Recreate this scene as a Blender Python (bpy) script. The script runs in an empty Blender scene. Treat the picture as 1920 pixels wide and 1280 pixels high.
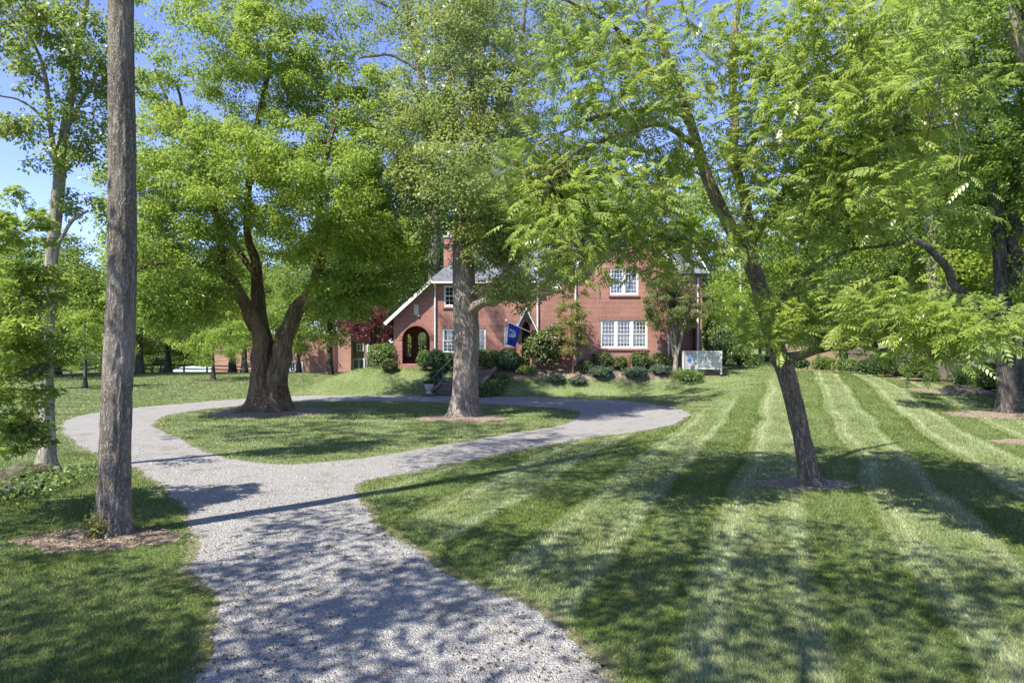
import bpy, math, random
import numpy as np
from mathutils import Vector
from mathutils.geometry import tessellate_polygon

# ------------------------------------------------------------ camera, sky, sun
SC = bpy.context.scene
R = math.radians
CAM_H, F = 3.0, 1280.0
cam = bpy.data.cameras.new('camera'); camo = bpy.data.objects.new('camera', cam)
SC.collection.objects.link(camo)
camo.location = (0, 0, CAM_H); camo.rotation_euler = (R(90), 0, 0)
cam.lens = 24; cam.sensor_width = 36; cam.clip_end = 3000
SC.camera = camo
SUN_EL, SUN_AZ = R(55), math.atan2(-0.74, -0.62)      # azimuth of the direction TO the sun: atan2(x, y)
sx, sy = math.sin(SUN_AZ) * math.cos(SUN_EL), math.cos(SUN_AZ) * math.cos(SUN_EL)
sd = Vector((sx, sy, math.sin(SUN_EL)))
wd = bpy.data.worlds.new('World'); SC.world = wd; wd.use_nodes = True
nt = wd.node_tree; bg = nt.nodes['Background']
sk = nt.nodes.new('ShaderNodeTexSky'); sk.sky_type = 'NISHITA'; sk.sun_disc = False
sk.sun_elevation = SUN_EL; sk.sun_rotation = SUN_AZ; sk.altitude = 300
sk.air_density = 0.55; sk.dust_density = 0.0; sk.ozone_density = 3.0
tint = nt.nodes.new('ShaderNodeMix'); tint.data_type = 'RGBA'; tint.blend_type = 'MULTIPLY'; tint.inputs[0].default_value = 1.0
tint.inputs[7].default_value = (1.0, 0.85, 1.0, 1)                # white balance of the whole sky
nt.links.new(sk.outputs[0], tint.inputs[6]); nt.links.new(tint.outputs[2], bg.inputs[0]); bg.inputs[1].default_value = 0.14
sl = bpy.data.lights.new('sun', 'SUN'); sl.energy = 3.6; sl.angle = R(0.53); sl.color = (1, 0.95, 0.86)
so = bpy.data.objects.new('sun', sl); SC.collection.objects.link(so)
so.rotation_euler = sd.to_track_quat('Z', 'Y').to_euler(); so.location = sd * 60
vs = SC.view_settings; vs.view_transform = 'Standard'; vs.look = 'None'; vs.exposure = 1.6; vs.gamma = 1
cy = SC.cycles
cy.use_denoising = True; cy.denoiser = 'OPENIMAGEDENOISE'
cy.max_bounces = 9; cy.diffuse_bounces = 6; cy.glossy_bounces = 2; cy.transmission_bounces = 4
cy.transparent_max_bounces = 6; cy.sample_clamp_indirect = 6; cy.caustics_reflective = False; cy.caustics_refractive = False

rng = np.random.default_rng(11); random.seed(5)
C = SC.collection

# ------------------------------------------------------------ helpers
def W(px, py, Y):
    return np.array(((px - 960) * Y / F, Y, CAM_H + (640 - py) * Y / F))

def sst(a, b, x):
    t = np.clip((np.asarray(x, float) - a) / (b - a), 0, 1); return t * t * (3 - 2 * t)

def _h(ix, iy, iz):
    h = (ix.astype(np.int64) * 374761393 + iy.astype(np.int64) * 668265263 + iz.astype(np.int64) * 1274126177) & 0xffffffff
    h = ((h ^ (h >> 13)) * 1274126177) & 0xffffffff
    return ((h ^ (h >> 16)) & 0xffff) / 65535.0

def vnoise(x, y, z=0.0):
    x, y, z = np.broadcast_arrays(np.asarray(x, float), np.asarray(y, float), np.asarray(z, float))
    i, j, k = np.floor(x), np.floor(y), np.floor(z)
    u, v, w = x - i, y - j, z - k
    u, v, w = u*u*(3-2*u), v*v*(3-2*v), w*w*(3-2*w)
    r = 0
    for a in (0, 1):
        for b in (0, 1):
            for c in (0, 1):
                r = r + _h(i+a, j+b, k+c) * (u if a else 1-u) * (v if b else 1-v) * (w if c else 1-w)
    return r

def H(x, y):
    x = np.asarray(x, float); y = np.asarray(y, float)
    bank = 1.4 * sst(37.7, 40.3, y)
    slow = 1.35 * sst(22, 47, y) * (1 - 0.5 * sst(15, 25, x))
    wr = sst(7.0, 14.5, x); wl = sst(-14.0, -8.4, x)
    h = wl * ((1 - wr) * bank + wr * slow)
    h = h - 3.5 * sst(66, 100, y) * sst(-6, -18, x)
    h = h - 0.45 * np.exp(-(((x + 11.9) / 1.5) ** 2 + ((y - 13.6) / 1.3) ** 2))
    h = h + 16 * sst(95, 230, y) * sst(-5, 60, x)
    return h

def link(o, parent=None):
    C.objects.link(o)
    if parent is not None: o.parent = parent
    return o

def np_mesh(name, v, f, smooth=False):
    v = np.asarray(v, np.float32).reshape(-1, 3); f = np.asarray(f, np.int32)
    me = bpy.data.meshes.new(name); n, k = f.shape
    me.vertices.add(len(v)); me.vertices.foreach_set('co', v.ravel())
    me.loops.add(n * k); me.loops.foreach_set('vertex_index', f.ravel())
    me.polygons.add(n); me.polygons.foreach_set('loop_start', np.arange(0, n * k, k, dtype=np.int32))
    if smooth: me.polygons.foreach_set('use_smooth', np.ones(n, bool))
    me.update(calc_edges=True); return me

def obj(name, me, m=None, parent=None, loc=None, kind=None):
    o = bpy.data.objects.new(name, me); link(o, parent)
    if m is not None and not me.materials: me.materials.append(m)
    if loc is not None: o.location = loc
    if kind: o['kind'] = kind
    return o

def tag(o, label, cat, group=None):
    o['label'] = label; o['category'] = cat
    if group: o['group'] = group
    return o

def thing(name, label, cat, loc=(0, 0, 0), group=None):
    o = bpy.data.objects.new(name, None); link(o); o.location = [float(a) for a in loc]
    o.empty_display_size = 0.2
    return tag(o, label, cat, group)

class G:                                       # collects mixed faces
    def __init__(s): s.v = []; s.f = []
    def add(s, v, f):
        n = len(s.v); s.v += [tuple(map(float, p)) for p in v]; s.f += [tuple(int(i) + n for i in q) for q in f]; return s
    def box(s, x0, x1, y0, y1, z0, z1):
        return s.add([(x0,y0,z0),(x1,y0,z0),(x1,y1,z0),(x0,y1,z0),(x0,y0,z1),(x1,y0,z1),(x1,y1,z1),(x0,y1,z1)],
                     [(0,3,2,1),(4,5,6,7),(0,1,5,4),(1,2,6,5),(2,3,7,6),(3,0,4,7)])
    def bar(s, p, q, w, h, up=(0, 0, 1)):
        p, q = Vector(p), Vector(q); d = (q - p).normalized(); up = Vector(up)
        a = d.cross(up); a = a.normalized() if a.length > 1e-4 else Vector((1, 0, 0)); b = a.cross(d)
        a *= w / 2; b *= h / 2
        return s.add([p-a-b, p+a-b, p+a+b, p-a+b, q-a-b, q+a-b, q+a+b, q-a+b],
                     [(0,3,2,1),(4,5,6,7),(0,1,5,4),(1,2,6,5),(2,3,7,6),(3,0,4,7)])
    def tube(s, pts, rad, n=10, cap=True):
        v, f = tube(np.asarray(pts, float), np.broadcast_to(np.asarray(rad, float), (len(pts),)), n)
        s.add(v, f)
        if cap:
            m = len(s.v); s.f.append(tuple(range(m - n, m))); s.f.append(tuple(range(m - len(v) + n - 1, m - len(v) - 1, -1)))
        return s
    def prism(s, poly, y0, y1):                # poly of (x, z), extruded along y
        n = len(poly)
        return s.add([(x, y0, z) for x, z in poly] + [(x, y1, z) for x, z in poly],
                     [tuple(range(n)), tuple(range(2*n-1, n-1, -1))] + [(i, i+n, (i+1) % n + n, (i+1) % n) for i in range(n)])
    def lathe(s, prof, c, n=16):
        v = []; f = []
        for r, z in prof:
            v += [(c[0] + r*math.cos(2*math.pi*k/n), c[1] + r*math.sin(2*math.pi*k/n), c[2] + z) for k in range(n)]
        for i in range(len(prof)-1):
            f += [(i*n+k, i*n+(k+1) % n, (i+1)*n+(k+1) % n, (i+1)*n+k) for k in range(n)]
        f.append(tuple(range(n-1, -1, -1))); f.append(tuple(range((len(prof)-1)*n, len(prof)*n)))
        return s.add(v, f)
    def build(s, name, m, parent=None, loc=None, smooth=False, kind=None):
        me = bpy.data.meshes.new(name); me.from_pydata(s.v, [], s.f); me.update()
        if smooth:
            for p in me.polygons: p.use_smooth = True
        return obj(name, me, m, parent, loc, kind)

def off(t): return [-a for a in t.location]     # child of a world-built thing

# ------------------------------------------------------------ materials
def newmat(name):
    m = bpy.data.materials.new(name); m.use_nodes = True
    t = m.node_tree; return m, t, t.nodes['Principled BSDF']
def nd(t, kind, **k):
    n = t.nodes.new('ShaderNode' + kind)
    for a, b in k.items():
        if a[0] == '_':
            key = a[1:]; s = n.inputs[int(key) if key.isdigit() else key.replace('_', ' ')]
            if isinstance(b, bpy.types.NodeSocket): t.links.new(b, s)
            else: s.default_value = b
        else: setattr(n, a, b)
    return n
def c4(c): return (c[0], c[1], c[2], 1)
def ramp(t, fac, stops):
    n = nd(t, 'ValToRGB', _0=fac); e = n.color_ramp.elements
    while len(e) < len(stops): e.new(0.5)
    for q, (p, c) in zip(e, stops): q.position = p; q.color = c4(c)
    return n.outputs[0]
def mixc(t, fac, a, b, mode='MIX'):
    n = nd(t, 'Mix', data_type='RGBA', blend_type=mode)
    for s, x in ((n.inputs[0], fac), (n.inputs[6], a), (n.inputs[7], b)):
        if isinstance(x, bpy.types.NodeSocket): t.links.new(x, s)
        else: s.default_value = c4(x) if isinstance(x, tuple) and len(x) == 3 else x
    return n.outputs[2]
def math_(t, op, a, b=0.0):
    n = nd(t, 'Math', operation=op, _0=a, _1=b); return n.outputs[0]
def noise(t, vec, scale, detail=4, rough=0.55):
    return nd(t, 'TexNoise', _Vector=vec, _Scale=scale, _Detail=detail, _Roughness=rough).outputs[0]
def bump(t, h, strength, dist):
    return nd(t, 'Bump', _Height=h, _Strength=strength, _Distance=dist).outputs[0]
def wpos(t): return nd(t, 'NewGeometry').outputs['Position']
def opos(t): return nd(t, 'TexCoord').outputs['Object']
def mapping(t, v, scale): return nd(t, 'Mapping', _Vector=v, _Scale=scale).outputs[0]

def plain(name, col, rough=0.7, spec=0.3, var=0.12, sc=3.0, metal=0.0):
    m, t, b = newmat(name)
    n = noise(t, wpos(t), sc, 5)
    t.links.new(ramp(t, n, [(0.3, tuple(c*(1-var) for c in col)), (0.7, tuple(min(1, c*(1+var)) for c in col))]), b.inputs['Base Color'])
    b.inputs['Roughness'].default_value = rough; b.inputs['Specular IOR Level'].default_value = spec
    b.inputs['Metallic'].default_value = metal
    return m

def leafmat(name, col, tcol=None, var=0.45, trans=0.5, rough=0.42, spec=0.45, nscale=0.45, alt=None):
    m, t, b = newmat(name)
    tcol = tuple(1.45*c for c in tcol) if tcol else (col[0]*1.5, col[1]*1.4, col[2]*0.7)
    desat = lambda c, k: tuple(x*(1-k) + k*(0.3*c[0] + 0.6*c[1] + 0.1*c[2]) for x in c)
    col = desat(col, 0.07); tcol = desat(tcol, 0.14)
    g = nd(t, 'NewGeometry'); ri = g.outputs['Random Per Island']
    base = ramp(t, ri, [(0.0, tuple(c*(1-var) for c in col)), (0.6, col), (1.0, (col[0]*(1+var*0.9), col[1]*(1+var*0.6), col[2]*(1+var*0.5)))])
    n = noise(t, g.outputs['Position'], nscale, 3)
    base = mixc(t, ramp(t, n, [(0.38, (0, 0, 0)), (0.66, (1, 1, 1))]), base, alt or (col[0]*1.25, col[1]*1.05, col[2]*0.7))
    t.links.new(base, b.inputs['Base Color'])
    b.inputs['Roughness'].default_value = rough; b.inputs['Specular IOR Level'].default_value = spec
    tr = nd(t, 'BsdfTranslucent', _Color=mixc(t, 0.75, base, tcol))
    mx = nd(t, 'MixShader', _0=trans); t.links.new(b.outputs[0], mx.inputs[1]); t.links.new(tr.outputs[0], mx.inputs[2])
    t.links.new(mx.outputs[0], t.nodes['Material Output'].inputs[0])
    return m

def barkmat(name, lo, hi, sc=7.0, stretch=0.22, depth=0.03, moss=None):
    m, t, b = newmat(name); w = wpos(t)
    p = mapping(t, w, (1, 1, stretch))
    wob = nd(t, 'VectorMath', operation='SCALE', _0=nd(t, 'TexNoise', _Vector=w, _Scale=sc*0.5, _Detail=3.0).outputs[1], _Scale=0.10).outputs[0]
    pv = nd(t, 'VectorMath', operation='ADD', _0=p, _1=wob).outputs[0]
    n1 = noise(t, pv, sc*1.5, 3, 0.5)
    rid = nd(t, 'MapRange', _0=math_(t, 'ABSOLUTE', math_(t, 'SUBTRACT', n1, 0.5)), _1=0.0, _2=0.16).outputs[0]
    n = noise(t, mapping(t, w, (1, 1, 0.45)), sc*4.5, 7, 0.7)
    hgt = math_(t, 'ADD', math_(t, 'MULTIPLY', rid, 0.55), math_(t, 'MULTIPLY', n, 0.75))
    col = ramp(t, hgt, [(0.25, tuple(c*0.6 for c in lo)), (0.5, lo), (0.95, hi)])
    d = noise(t, mapping(t, w, (1, 1, 0.5)), 1.6, 4)
    col = mixc(t, ramp(t, d, [(0.45, (0, 0, 0)), (0.7, (0.6, 0.6, 0.6))]), col, moss or tuple(c*1.15 for c in hi))
    t.links.new(col, b.inputs['Base Color'])
    t.links.new(bump(t, hgt, 0.85, depth), b.inputs['Normal'])
    b.inputs['Roughness'].default_value = 0.9; b.inputs['Specular IOR Level'].default_value = 0.15
    return m

BARK_GREY = barkmat('bark_grey', (0.135, 0.112, 0.088), (0.34, 0.295, 0.245), 17, 0.12, 0.035)
BARK_BROWN = barkmat('bark_brown', (0.105, 0.075, 0.046), (0.25, 0.185, 0.115), 9, 0.09, 0.07)
BARK_TAN = barkmat('bark_tan', (0.155, 0.125, 0.098), (0.34, 0.285, 0.23), 10, 0.14, 0.03)
BARK_PALE = barkmat('bark_pale', (0.22, 0.19, 0.15), (0.42, 0.37, 0.31), 5, 0.3, 0.015, moss=(0.19, 0.2, 0.12))
BARK_DARK = barkmat('bark_dark', (0.045, 0.04, 0.034), (0.15, 0.135, 0.115), 8, 0.18, 0.03)
BARK_WALNUT = barkmat('bark_walnut', (0.115, 0.088, 0.064), (0.28, 0.225, 0.175), 14, 0.16, 0.025)

L_BIG = leafmat('leaf_bright', (0.218, 0.353, 0.048), (0.25, 0.33, 0.02), nscale=0.35)
L_MID = leafmat('leaf_olive', (0.245, 0.335, 0.105), (0.24, 0.30, 0.05), rough=0.38, nscale=0.5)
L_WAL = leafmat('leaf_walnut', (0.242, 0.337, 0.071), (0.27, 0.38, 0.03), rough=0.33, spec=0.55, nscale=0.6)
L_MAP = leafmat('leaf_maple', (0.194, 0.301, 0.053), (0.23, 0.35, 0.02), nscale=0.5)
L_AIRY = leafmat('leaf_airy', (0.209, 0.297, 0.072), (0.21, 0.29, 0.03), rough=0.35, spec=0.55)
L_SAP = leafmat('leaf_sapling', (0.221, 0.324, 0.060), (0.26, 0.37, 0.02), rough=0.4, nscale=0.8)
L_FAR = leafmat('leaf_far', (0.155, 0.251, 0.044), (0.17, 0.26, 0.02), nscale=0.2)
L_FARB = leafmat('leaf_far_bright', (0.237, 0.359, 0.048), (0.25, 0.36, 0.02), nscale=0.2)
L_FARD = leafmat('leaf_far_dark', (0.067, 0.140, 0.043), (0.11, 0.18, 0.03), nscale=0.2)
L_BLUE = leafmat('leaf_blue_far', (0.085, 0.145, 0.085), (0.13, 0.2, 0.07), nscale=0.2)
L_RED = leafmat('leaf_red', (0.12, 0.028, 0.034), (0.13, 0.025, 0.03), nscale=1.5, alt=(0.14, 0.05, 0.045))
L_BOX = leafmat('leaf_boxwood', (0.045, 0.105, 0.032), (0.08, 0.15, 0.02), trans=0.15, nscale=2.0)
L_HEDGE = leafmat('leaf_hedge', (0.12, 0.205, 0.05), (0.2, 0.28, 0.03), trans=0.2, nscale=2.0)
L_HOLLY = leafmat('leaf_holly', (0.03, 0.075, 0.028), (0.06, 0.11, 0.02), trans=0.12, nscale=2.0)
L_AZAL = leafmat('leaf_azalea', (0.10, 0.15, 0.045), (0.18, 0.22, 0.03), trans=0.2, nscale=2.0)
L_JUN = leafmat('leaf_juniper', (0.085, 0.15, 0.115), (0.1, 0.17, 0.1), trans=0.1, nscale=2.5)
L_WILL = leafmat('leaf_willow', (0.183, 0.230, 0.065), (0.26, 0.29, 0.04), nscale=1.2)
L_MYR = leafmat('leaf_myrtle', (0.159, 0.236, 0.078), (0.22, 0.28, 0.05), nscale=1.2, alt=(0.21, 0.15, 0.12))
L_IVY = leafmat('leaf_ivy', (0.22, 0.25, 0.07), nscale=3)
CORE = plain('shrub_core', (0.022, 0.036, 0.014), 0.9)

# lawn: one colour rule for the soil sheet and the blades
def lawnmat(name, blades):
    m, t, b = newmat(name)
    s = nd(t, 'Attribute', attribute_name='stripe').outputs['Fac']
    p = wpos(t)
    big = noise(t, p, 0.55, 4); mid = noise(t, p, 3.2, 5, 0.65); fine = noise(t, p, 26.0, 6, 0.75)
    col = mixc(t, s, (0.112, 0.172, 0.030), (0.34, 0.385, 0.215))
    col = mixc(t, ramp(t, big, [(0.42, (0, 0, 0)), (0.68, (0.45, 0.45, 0.45))]), col, (0.155, 0.20, 0.04))
    col = mixc(t, ramp(t, mid, [(0.5, (0, 0, 0)), (0.75, (0.4, 0.4, 0.4))]), col, (0.20, 0.175, 0.085))
    if blades:
        ri = nd(t, 'NewGeometry').outputs['Random Per Island']
        col = mixc(t, 1.0, col, ramp(t, ri, [(0, (0.62, 0.64, 0.5)), (0.6, (1.05, 1.05, 1.0)), (0.93, (1.45, 1.4, 1.25)), (1.0, (1.8, 1.5, 1.3))]), 'MULTIPLY')
        tr = nd(t, 'BsdfTranslucent', _Color=col); mx = nd(t, 'MixShader', _0=0.3)
        t.links.new(b.outputs[0], mx.inputs[1]); t.links.new(tr.outputs[0], mx.inputs[2])
        t.links.new(mx.outputs[0], t.nodes['Material Output'].inputs[0])
        b.inputs['Roughness'].default_value = 0.5; b.inputs['Specular IOR Level'].default_value = 0.3
    else:
        col = mixc(t, 1.0, col, ramp(t, fine, [(0.3, (0.42, 0.45, 0.36)), (0.55, (0.8, 0.8, 0.8)), (0.75, (1.1, 1.1, 1.0))]), 'MULTIPLY')
        t.links.new(bump(t, math_(t, 'ADD', fine, math_(t, 'MULTIPLY', mid, 1.5)), 0.8, 0.06), b.inputs['Normal'])
        b.inputs['Roughness'].default_value = 0.95; b.inputs['Specular IOR Level'].default_value = 0.05
    t.links.new(col, b.inputs['Base Color'])
    return m
LAWN = lawnmat('lawn', False); BLADE = lawnmat('grass_blade', True)

def gravelmat():
    m, t, b = newmat('gravel'); p = wpos(t)
    v = nd(t, 'TexVoronoi', _Vector=p, _Scale=58.0); v2 = nd(t, 'TexVoronoi', _Vector=p, _Scale=27.0)
    c = nd(t, 'SeparateColor', _0=v.outputs[1]).outputs[0]; c2 = nd(t, 'SeparateColor', _0=v2.outputs[1]).outputs[0]
    col = ramp(t, c, [(0, (0.22, 0.21, 0.197)), (0.5, (0.315, 0.303, 0.285)), (0.9, (0.395, 0.38, 0.357)), (1, (0.48, 0.46, 0.43))])
    col = mixc(t, 0.3, col, ramp(t, c2, [(0, (0.235, 0.226, 0.212)), (1, (0.39, 0.377, 0.353))]))
    big = noise(t, p, 0.9, 6, 0.65); litter = noise(t, mapping(t, p, (1.0, 1.0, 1.0)), 3.2, 7, 0.7)
    col = mixc(t, ramp(t, math_(t, 'MULTIPLY', big, litter), [(0.27, (0, 0, 0)), (0.37, (0.6, 0.6, 0.6))]), col, (0.20, 0.165, 0.115))
    col = mixc(t, ramp(t, noise(t, p, 1.7, 6, 0.7), [(0.62, (0, 0, 0)), (0.76, (0.55, 0.55, 0.55))]), col, (0.13, 0.15, 0.06))
    t.links.new(col, b.inputs['Base Color'])
    hh = math_(t, 'SUBTRACT', math_(t, 'ADD', math_(t, 'MULTIPLY', noise(t, p, 2.0, 4), 1.2), 1.0), math_(t, 'ADD', v.outputs[0], v2.outputs[0]))
    t.links.new(bump(t, hh, 0.9, 0.03), b.inputs['Normal'])
    b.inputs['Roughness'].default_value = 0.9; b.inputs['Specular IOR Level'].default_value = 0.2
    return m
GRAVEL = gravelmat()
def stonemat():
    m, t, b = newmat('gravel_stone'); ri = nd(t, 'NewGeometry').outputs['Random Per Island']
    t.links.new(ramp(t, ri, [(0, (0.18, 0.173, 0.164)), (0.5, (0.30, 0.29, 0.273)), (0.92, (0.40, 0.387, 0.365)), (1, (0.52, 0.5, 0.47))]), b.inputs['Base Color'])
    b.inputs['Roughness'].default_value = 0.85
    return m
STONE = stonemat()
def mulchmat():
    m, t, b = newmat('mulch'); p = wpos(t)
    v = nd(t, 'TexVoronoi', _Vector=mapping(t, p, (1, 1.0, 1)), _Scale=30.0)
    c = nd(t, 'SeparateColor', _0=v.outputs[1]).outputs[0]
    col = ramp(t, c, [(0, (0.10, 0.07, 0.05)), (0.6, (0.225, 0.168, 0.112)), (1, (0.36, 0.285, 0.205))])
    col = mixc(t, ramp(t, noise(t, p, 2.5, 5), [(0.5, (0, 0, 0)), (0.7, (0.6, 0.6, 0.6))]), col, (0.30, 0.235, 0.165))
    t.links.new(col, b.inputs['Base Color']); t.links.new(bump(t, math_(t, 'ADD', noise(t, p, 20, 5), c), 0.8, 0.03), b.inputs['Normal'])
    b.inputs['Roughness'].default_value = 0.95; return m
MULCH = mulchmat()

def brickmat(name, c1, c2, mortar, bw=0.215, rh=0.075, ms=0.011):
    m, t, b = newmat(name); p = wpos(t); s = nd(t, 'SeparateXYZ', _0=p)
    q = nd(t, 'CombineXYZ', _0=math_(t, 'ADD', s.outputs[0], s.outputs[1]), _1=s.outputs[2]).outputs[0]
    br = nd(t, 'TexBrick', _Vector=q, _Color1=c4(c1), _Color2=c4(c2), _Mortar=c4(mortar), _Scale=1.0, _Mortar_Size=ms, _Brick_Width=bw, _Row_Height=rh, _Bias=-0.1)
    br.offset = 0.5
    col = mixc(t, 1.0, br.outputs[0], ramp(t, noise(t, p, 0.7, 6, 0.65), [(0.3, (0.78, 0.76, 0.76)), (0.7, (1.15, 1.13, 1.1))]), 'MULTIPLY')
    streak = noise(t, mapping(t, p, (1.6, 1.6, 0.22)), 1.4, 5)
    col = mixc(t, ramp(t, streak, [(0.58, (0, 0, 0)), (0.78, (0.35, 0.35, 0.35))]), col, (0.42, 0.30, 0.25))
    t.links.new(col, b.inputs['Base Color']); t.links.new(bump(t, br.outputs[1], -0.6, 0.01), b.inputs['Normal'])
    b.inputs['Roughness'].default_value = 0.85; b.inputs['Specular IOR Level'].default_value = 0.15
    return m
BRICK = brickmat('brick_red', (0.36, 0.122, 0.092), (0.265, 0.080, 0.060), (0.46, 0.36, 0.30))
BRICKF = brickmat('brick_far', (0.42, 0.21, 0.16), (0.36, 0.17, 0.13), (0.46, 0.37, 0.32))
def slatemat():
    m, t, b = newmat('roof_shingle'); p = wpos(t); s = nd(t, 'SeparateXYZ', _0=p)
    q = nd(t, 'CombineXYZ', _0=math_(t, 'ADD', s.outputs[0], math_(t, 'MULTIPLY', s.outputs[1], 0.37)), _1=s.outputs[2]).outputs[0]
    br = nd(t, 'TexBrick', _Vector=q, _Color1=(0.155, 0.16, 0.18, 1), _Color2=(0.10, 0.105, 0.12, 1), _Mortar=(0.05, 0.05, 0.06, 1), _Scale=1.0, _Mortar_Size=0.008, _Brick_Width=0.3, _Row_Height=0.11)
    col = mixc(t, 1.0, br.outputs[0], ramp(t, noise(t, p, 1.2, 6), [(0.3, (0.8, 0.8, 0.8)), (0.7, (1.2, 1.2, 1.2))]), 'MULTIPLY')
    t.links.new(col, b.inputs['Base Color']); t.links.new(bump(t, br.outputs[1], -0.5, 0.01), b.inputs['Normal'])
    b.inputs['Roughness'].default_value = 0.8; return m
SLATE = slatemat()
WHITE = plain('white_paint', (0.76, 0.75, 0.71), 0.55, 0.3, 0.05)
SHUT = plain('shutter_white', (0.84, 0.84, 0.82), 0.6, 0.3, 0.04)
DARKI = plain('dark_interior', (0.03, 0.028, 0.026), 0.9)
CONC = plain('concrete', (0.42, 0.40, 0.37), 0.9, 0.2, 0.15)
STEPST = plain('step_stone', (0.12, 0.10, 0.082), 0.9, 0.2, 0.25, 5)
CHEEK = plain('cheek_stone', (0.14, 0.12, 0.10), 0.9, 0.2, 0.3, 6)
IRON = plain('iron_rail', (0.07, 0.10, 0.11), 0.5, 0.5, 0.1)
WOOD_F = plain('fence_wood', (0.16, 0.135, 0.11), 0.9, 0.2, 0.3, 4)
WOOD_T = plain('fence_tan', (0.36, 0.27, 0.17), 0.85, 0.2, 0.2, 4)
WOOD_R = plain('rail_wood', (0.12, 0.09, 0.065), 0.9, 0.2, 0.3, 4)
PALER = plain('pale_roof', (0.52, 0.60, 0.64), 0.6, 0.3, 0.06)
TAUPE = plain('taupe_panel', (0.23, 0.19, 0.18), 0.85, 0.2, 0.08)
POLE = plain('pole_grey', (0.55, 0.56, 0.56), 0.6, 0.3, 0.08)
BLUE = plain('flag_blue', (0.028, 0.055, 0.36), 0.8, 0.15, 0.08)
EMBL = plain('flag_emblem', (0.55, 0.56, 0.58), 0.8, 0.15, 0.2, 9)
SIGNB = plain('sign_blue', (0.05, 0.12, 0.42), 0.5, 0.3, 0.05)
ROCK = barkmat('rock', (0.06, 0.05, 0.04), (0.14, 0.12, 0.10), 3, 1.0, 0.04, moss=(0.08, 0.10, 0.03))
CARM = plain('car_paint', (0.02, 0.02, 0.024), 0.25, 0.5, 0.05); TAILM = plain('tail_red', (0.35, 0.02, 0.02), 0.3, 0.5, 0.05)
TYRE = plain('tyre', (0.02, 0.02, 0.02), 0.9)
def glassmat():
    m, t, b = newmat('window_glass')
    g = nd(t, 'BsdfGlossy', _Roughness=0.04, _Color=(0.9, 0.95, 1, 1)); tr = nd(t, 'BsdfTransparent', _Color=(0.96, 0.97, 0.96, 1))
    mx = nd(t, 'MixShader', _0=nd(t, 'Fresnel', _IOR=1.6).outputs[0]); t.links.new(tr.outputs[0], mx.inputs[1]); t.links.new(g.outputs[0], mx.inputs[2])
    t.links.new(mx.outputs[0], t.nodes['Material Output'].inputs[0]); return m
GLASS = glassmat()

# ------------------------------------------------------------ tubes, leaves, trees
def catmull(P, n):
    P = np.asarray(P, float); Q = np.vstack([2*P[0]-P[1], P, 2*P[-1]-P[-2]])
    seg = len(P) - 1; t = np.linspace(0, seg, n); i = np.minimum(t.astype(int), seg-1); u = (t - i)[:, None]
    a, b, c, d = Q[i], Q[i+1], Q[i+2], Q[i+3]
    return 0.5*((2*b) + (c-a)*u + (2*a-5*b+4*c-d)*u*u + (3*b-3*c+d-a)*u**3)

def tube(P, r, n, radial=None):
    T = np.gradient(P, axis=0); T /= np.linalg.norm(T, axis=1)[:, None] + 1e-9
    a = np.array((0.0, 1.0, 0.0)) if abs(T[0][1]) < 0.9 else np.array((1.0, 0, 0))
    V = []; th = np.linspace(0, 2*np.pi, n, endpoint=False)
    for k in range(len(P)):
        a = a - T[k]*a.dot(T[k]); a /= np.linalg.norm(a) + 1e-9; b = np.cross(T[k], a)
        rr = r[k] * (radial[k] if radial is not None else 1.0)
        V.append(P[k] + (np.cos(th)*rr)[:, None]*a + (np.sin(th)*rr)[:, None]*b)
    V = np.concatenate(V); i = np.arange(len(P)-1)[:, None]*n; j = np.arange(n)[None]; j2 = (j+1) % n
    Fq = np.stack([i+j, i+j2, i+n+j2, i+n+j], -1).reshape(-1, 4)
    return V, Fq

def bark_radial(P, n, r, amp, freq, flute=0.0, flare=0.0, fh=0.5, lobes=5, z0=0.0):
    th = np.linspace(0, 2*np.pi, n, endpoint=False)[None]; z = P[:, 2][:, None]
    cx, sy_ = np.cos(th), np.sin(th); R0 = np.mean(r)
    k = freq * R0
    a = vnoise(cx*k + 7, sy_*k + 3, z*freq*0.16 + vnoise(cx*2, sy_*2, z*0.7)*1.2)
    b = vnoise(cx*k*2.3, sy_*k*2.3, z*freq*0.42 + 9)
    rid = 1 - np.abs(2*a - 1)
    m = 1 + amp*((rid - 0.5)*0.9 + (b - 0.5)*0.7) / R0
    m = m + 0.05*(vnoise(cx*1.3, sy_*1.3, z*0.8) - 0.5)*2
    if flute: m = m + flute*(vnoise(cx*1.9+5, sy_*1.9, z*0.22) - 0.5)*2
    m = m/m.mean(axis=1, keepdims=True)
    if flare:
        e = np.exp(-np.maximum(z - z0, 0)/fh)
        m = m + flare*e*(0.55 + 0.75*np.maximum(0, np.cos(lobes*th + 2*vnoise(cx, sy_, 0) + 1.0)))
    return m

def limb_pts(spec, n=None):
    P = np.array([W(a, b, c) for a, b, c, d in spec]); r = np.array([d/2*c/F for a, b, c, d in spec])
    L = np.linalg.norm(np.diff(P, axis=0), axis=1).sum()
    n = n or max(8, int(L/0.35))
    A = catmull(np.column_stack([P, r]), n); A[:, 3] = np.maximum(A[:, 3], 0.006)
    return A[:, :3], A[:, 3]

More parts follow.
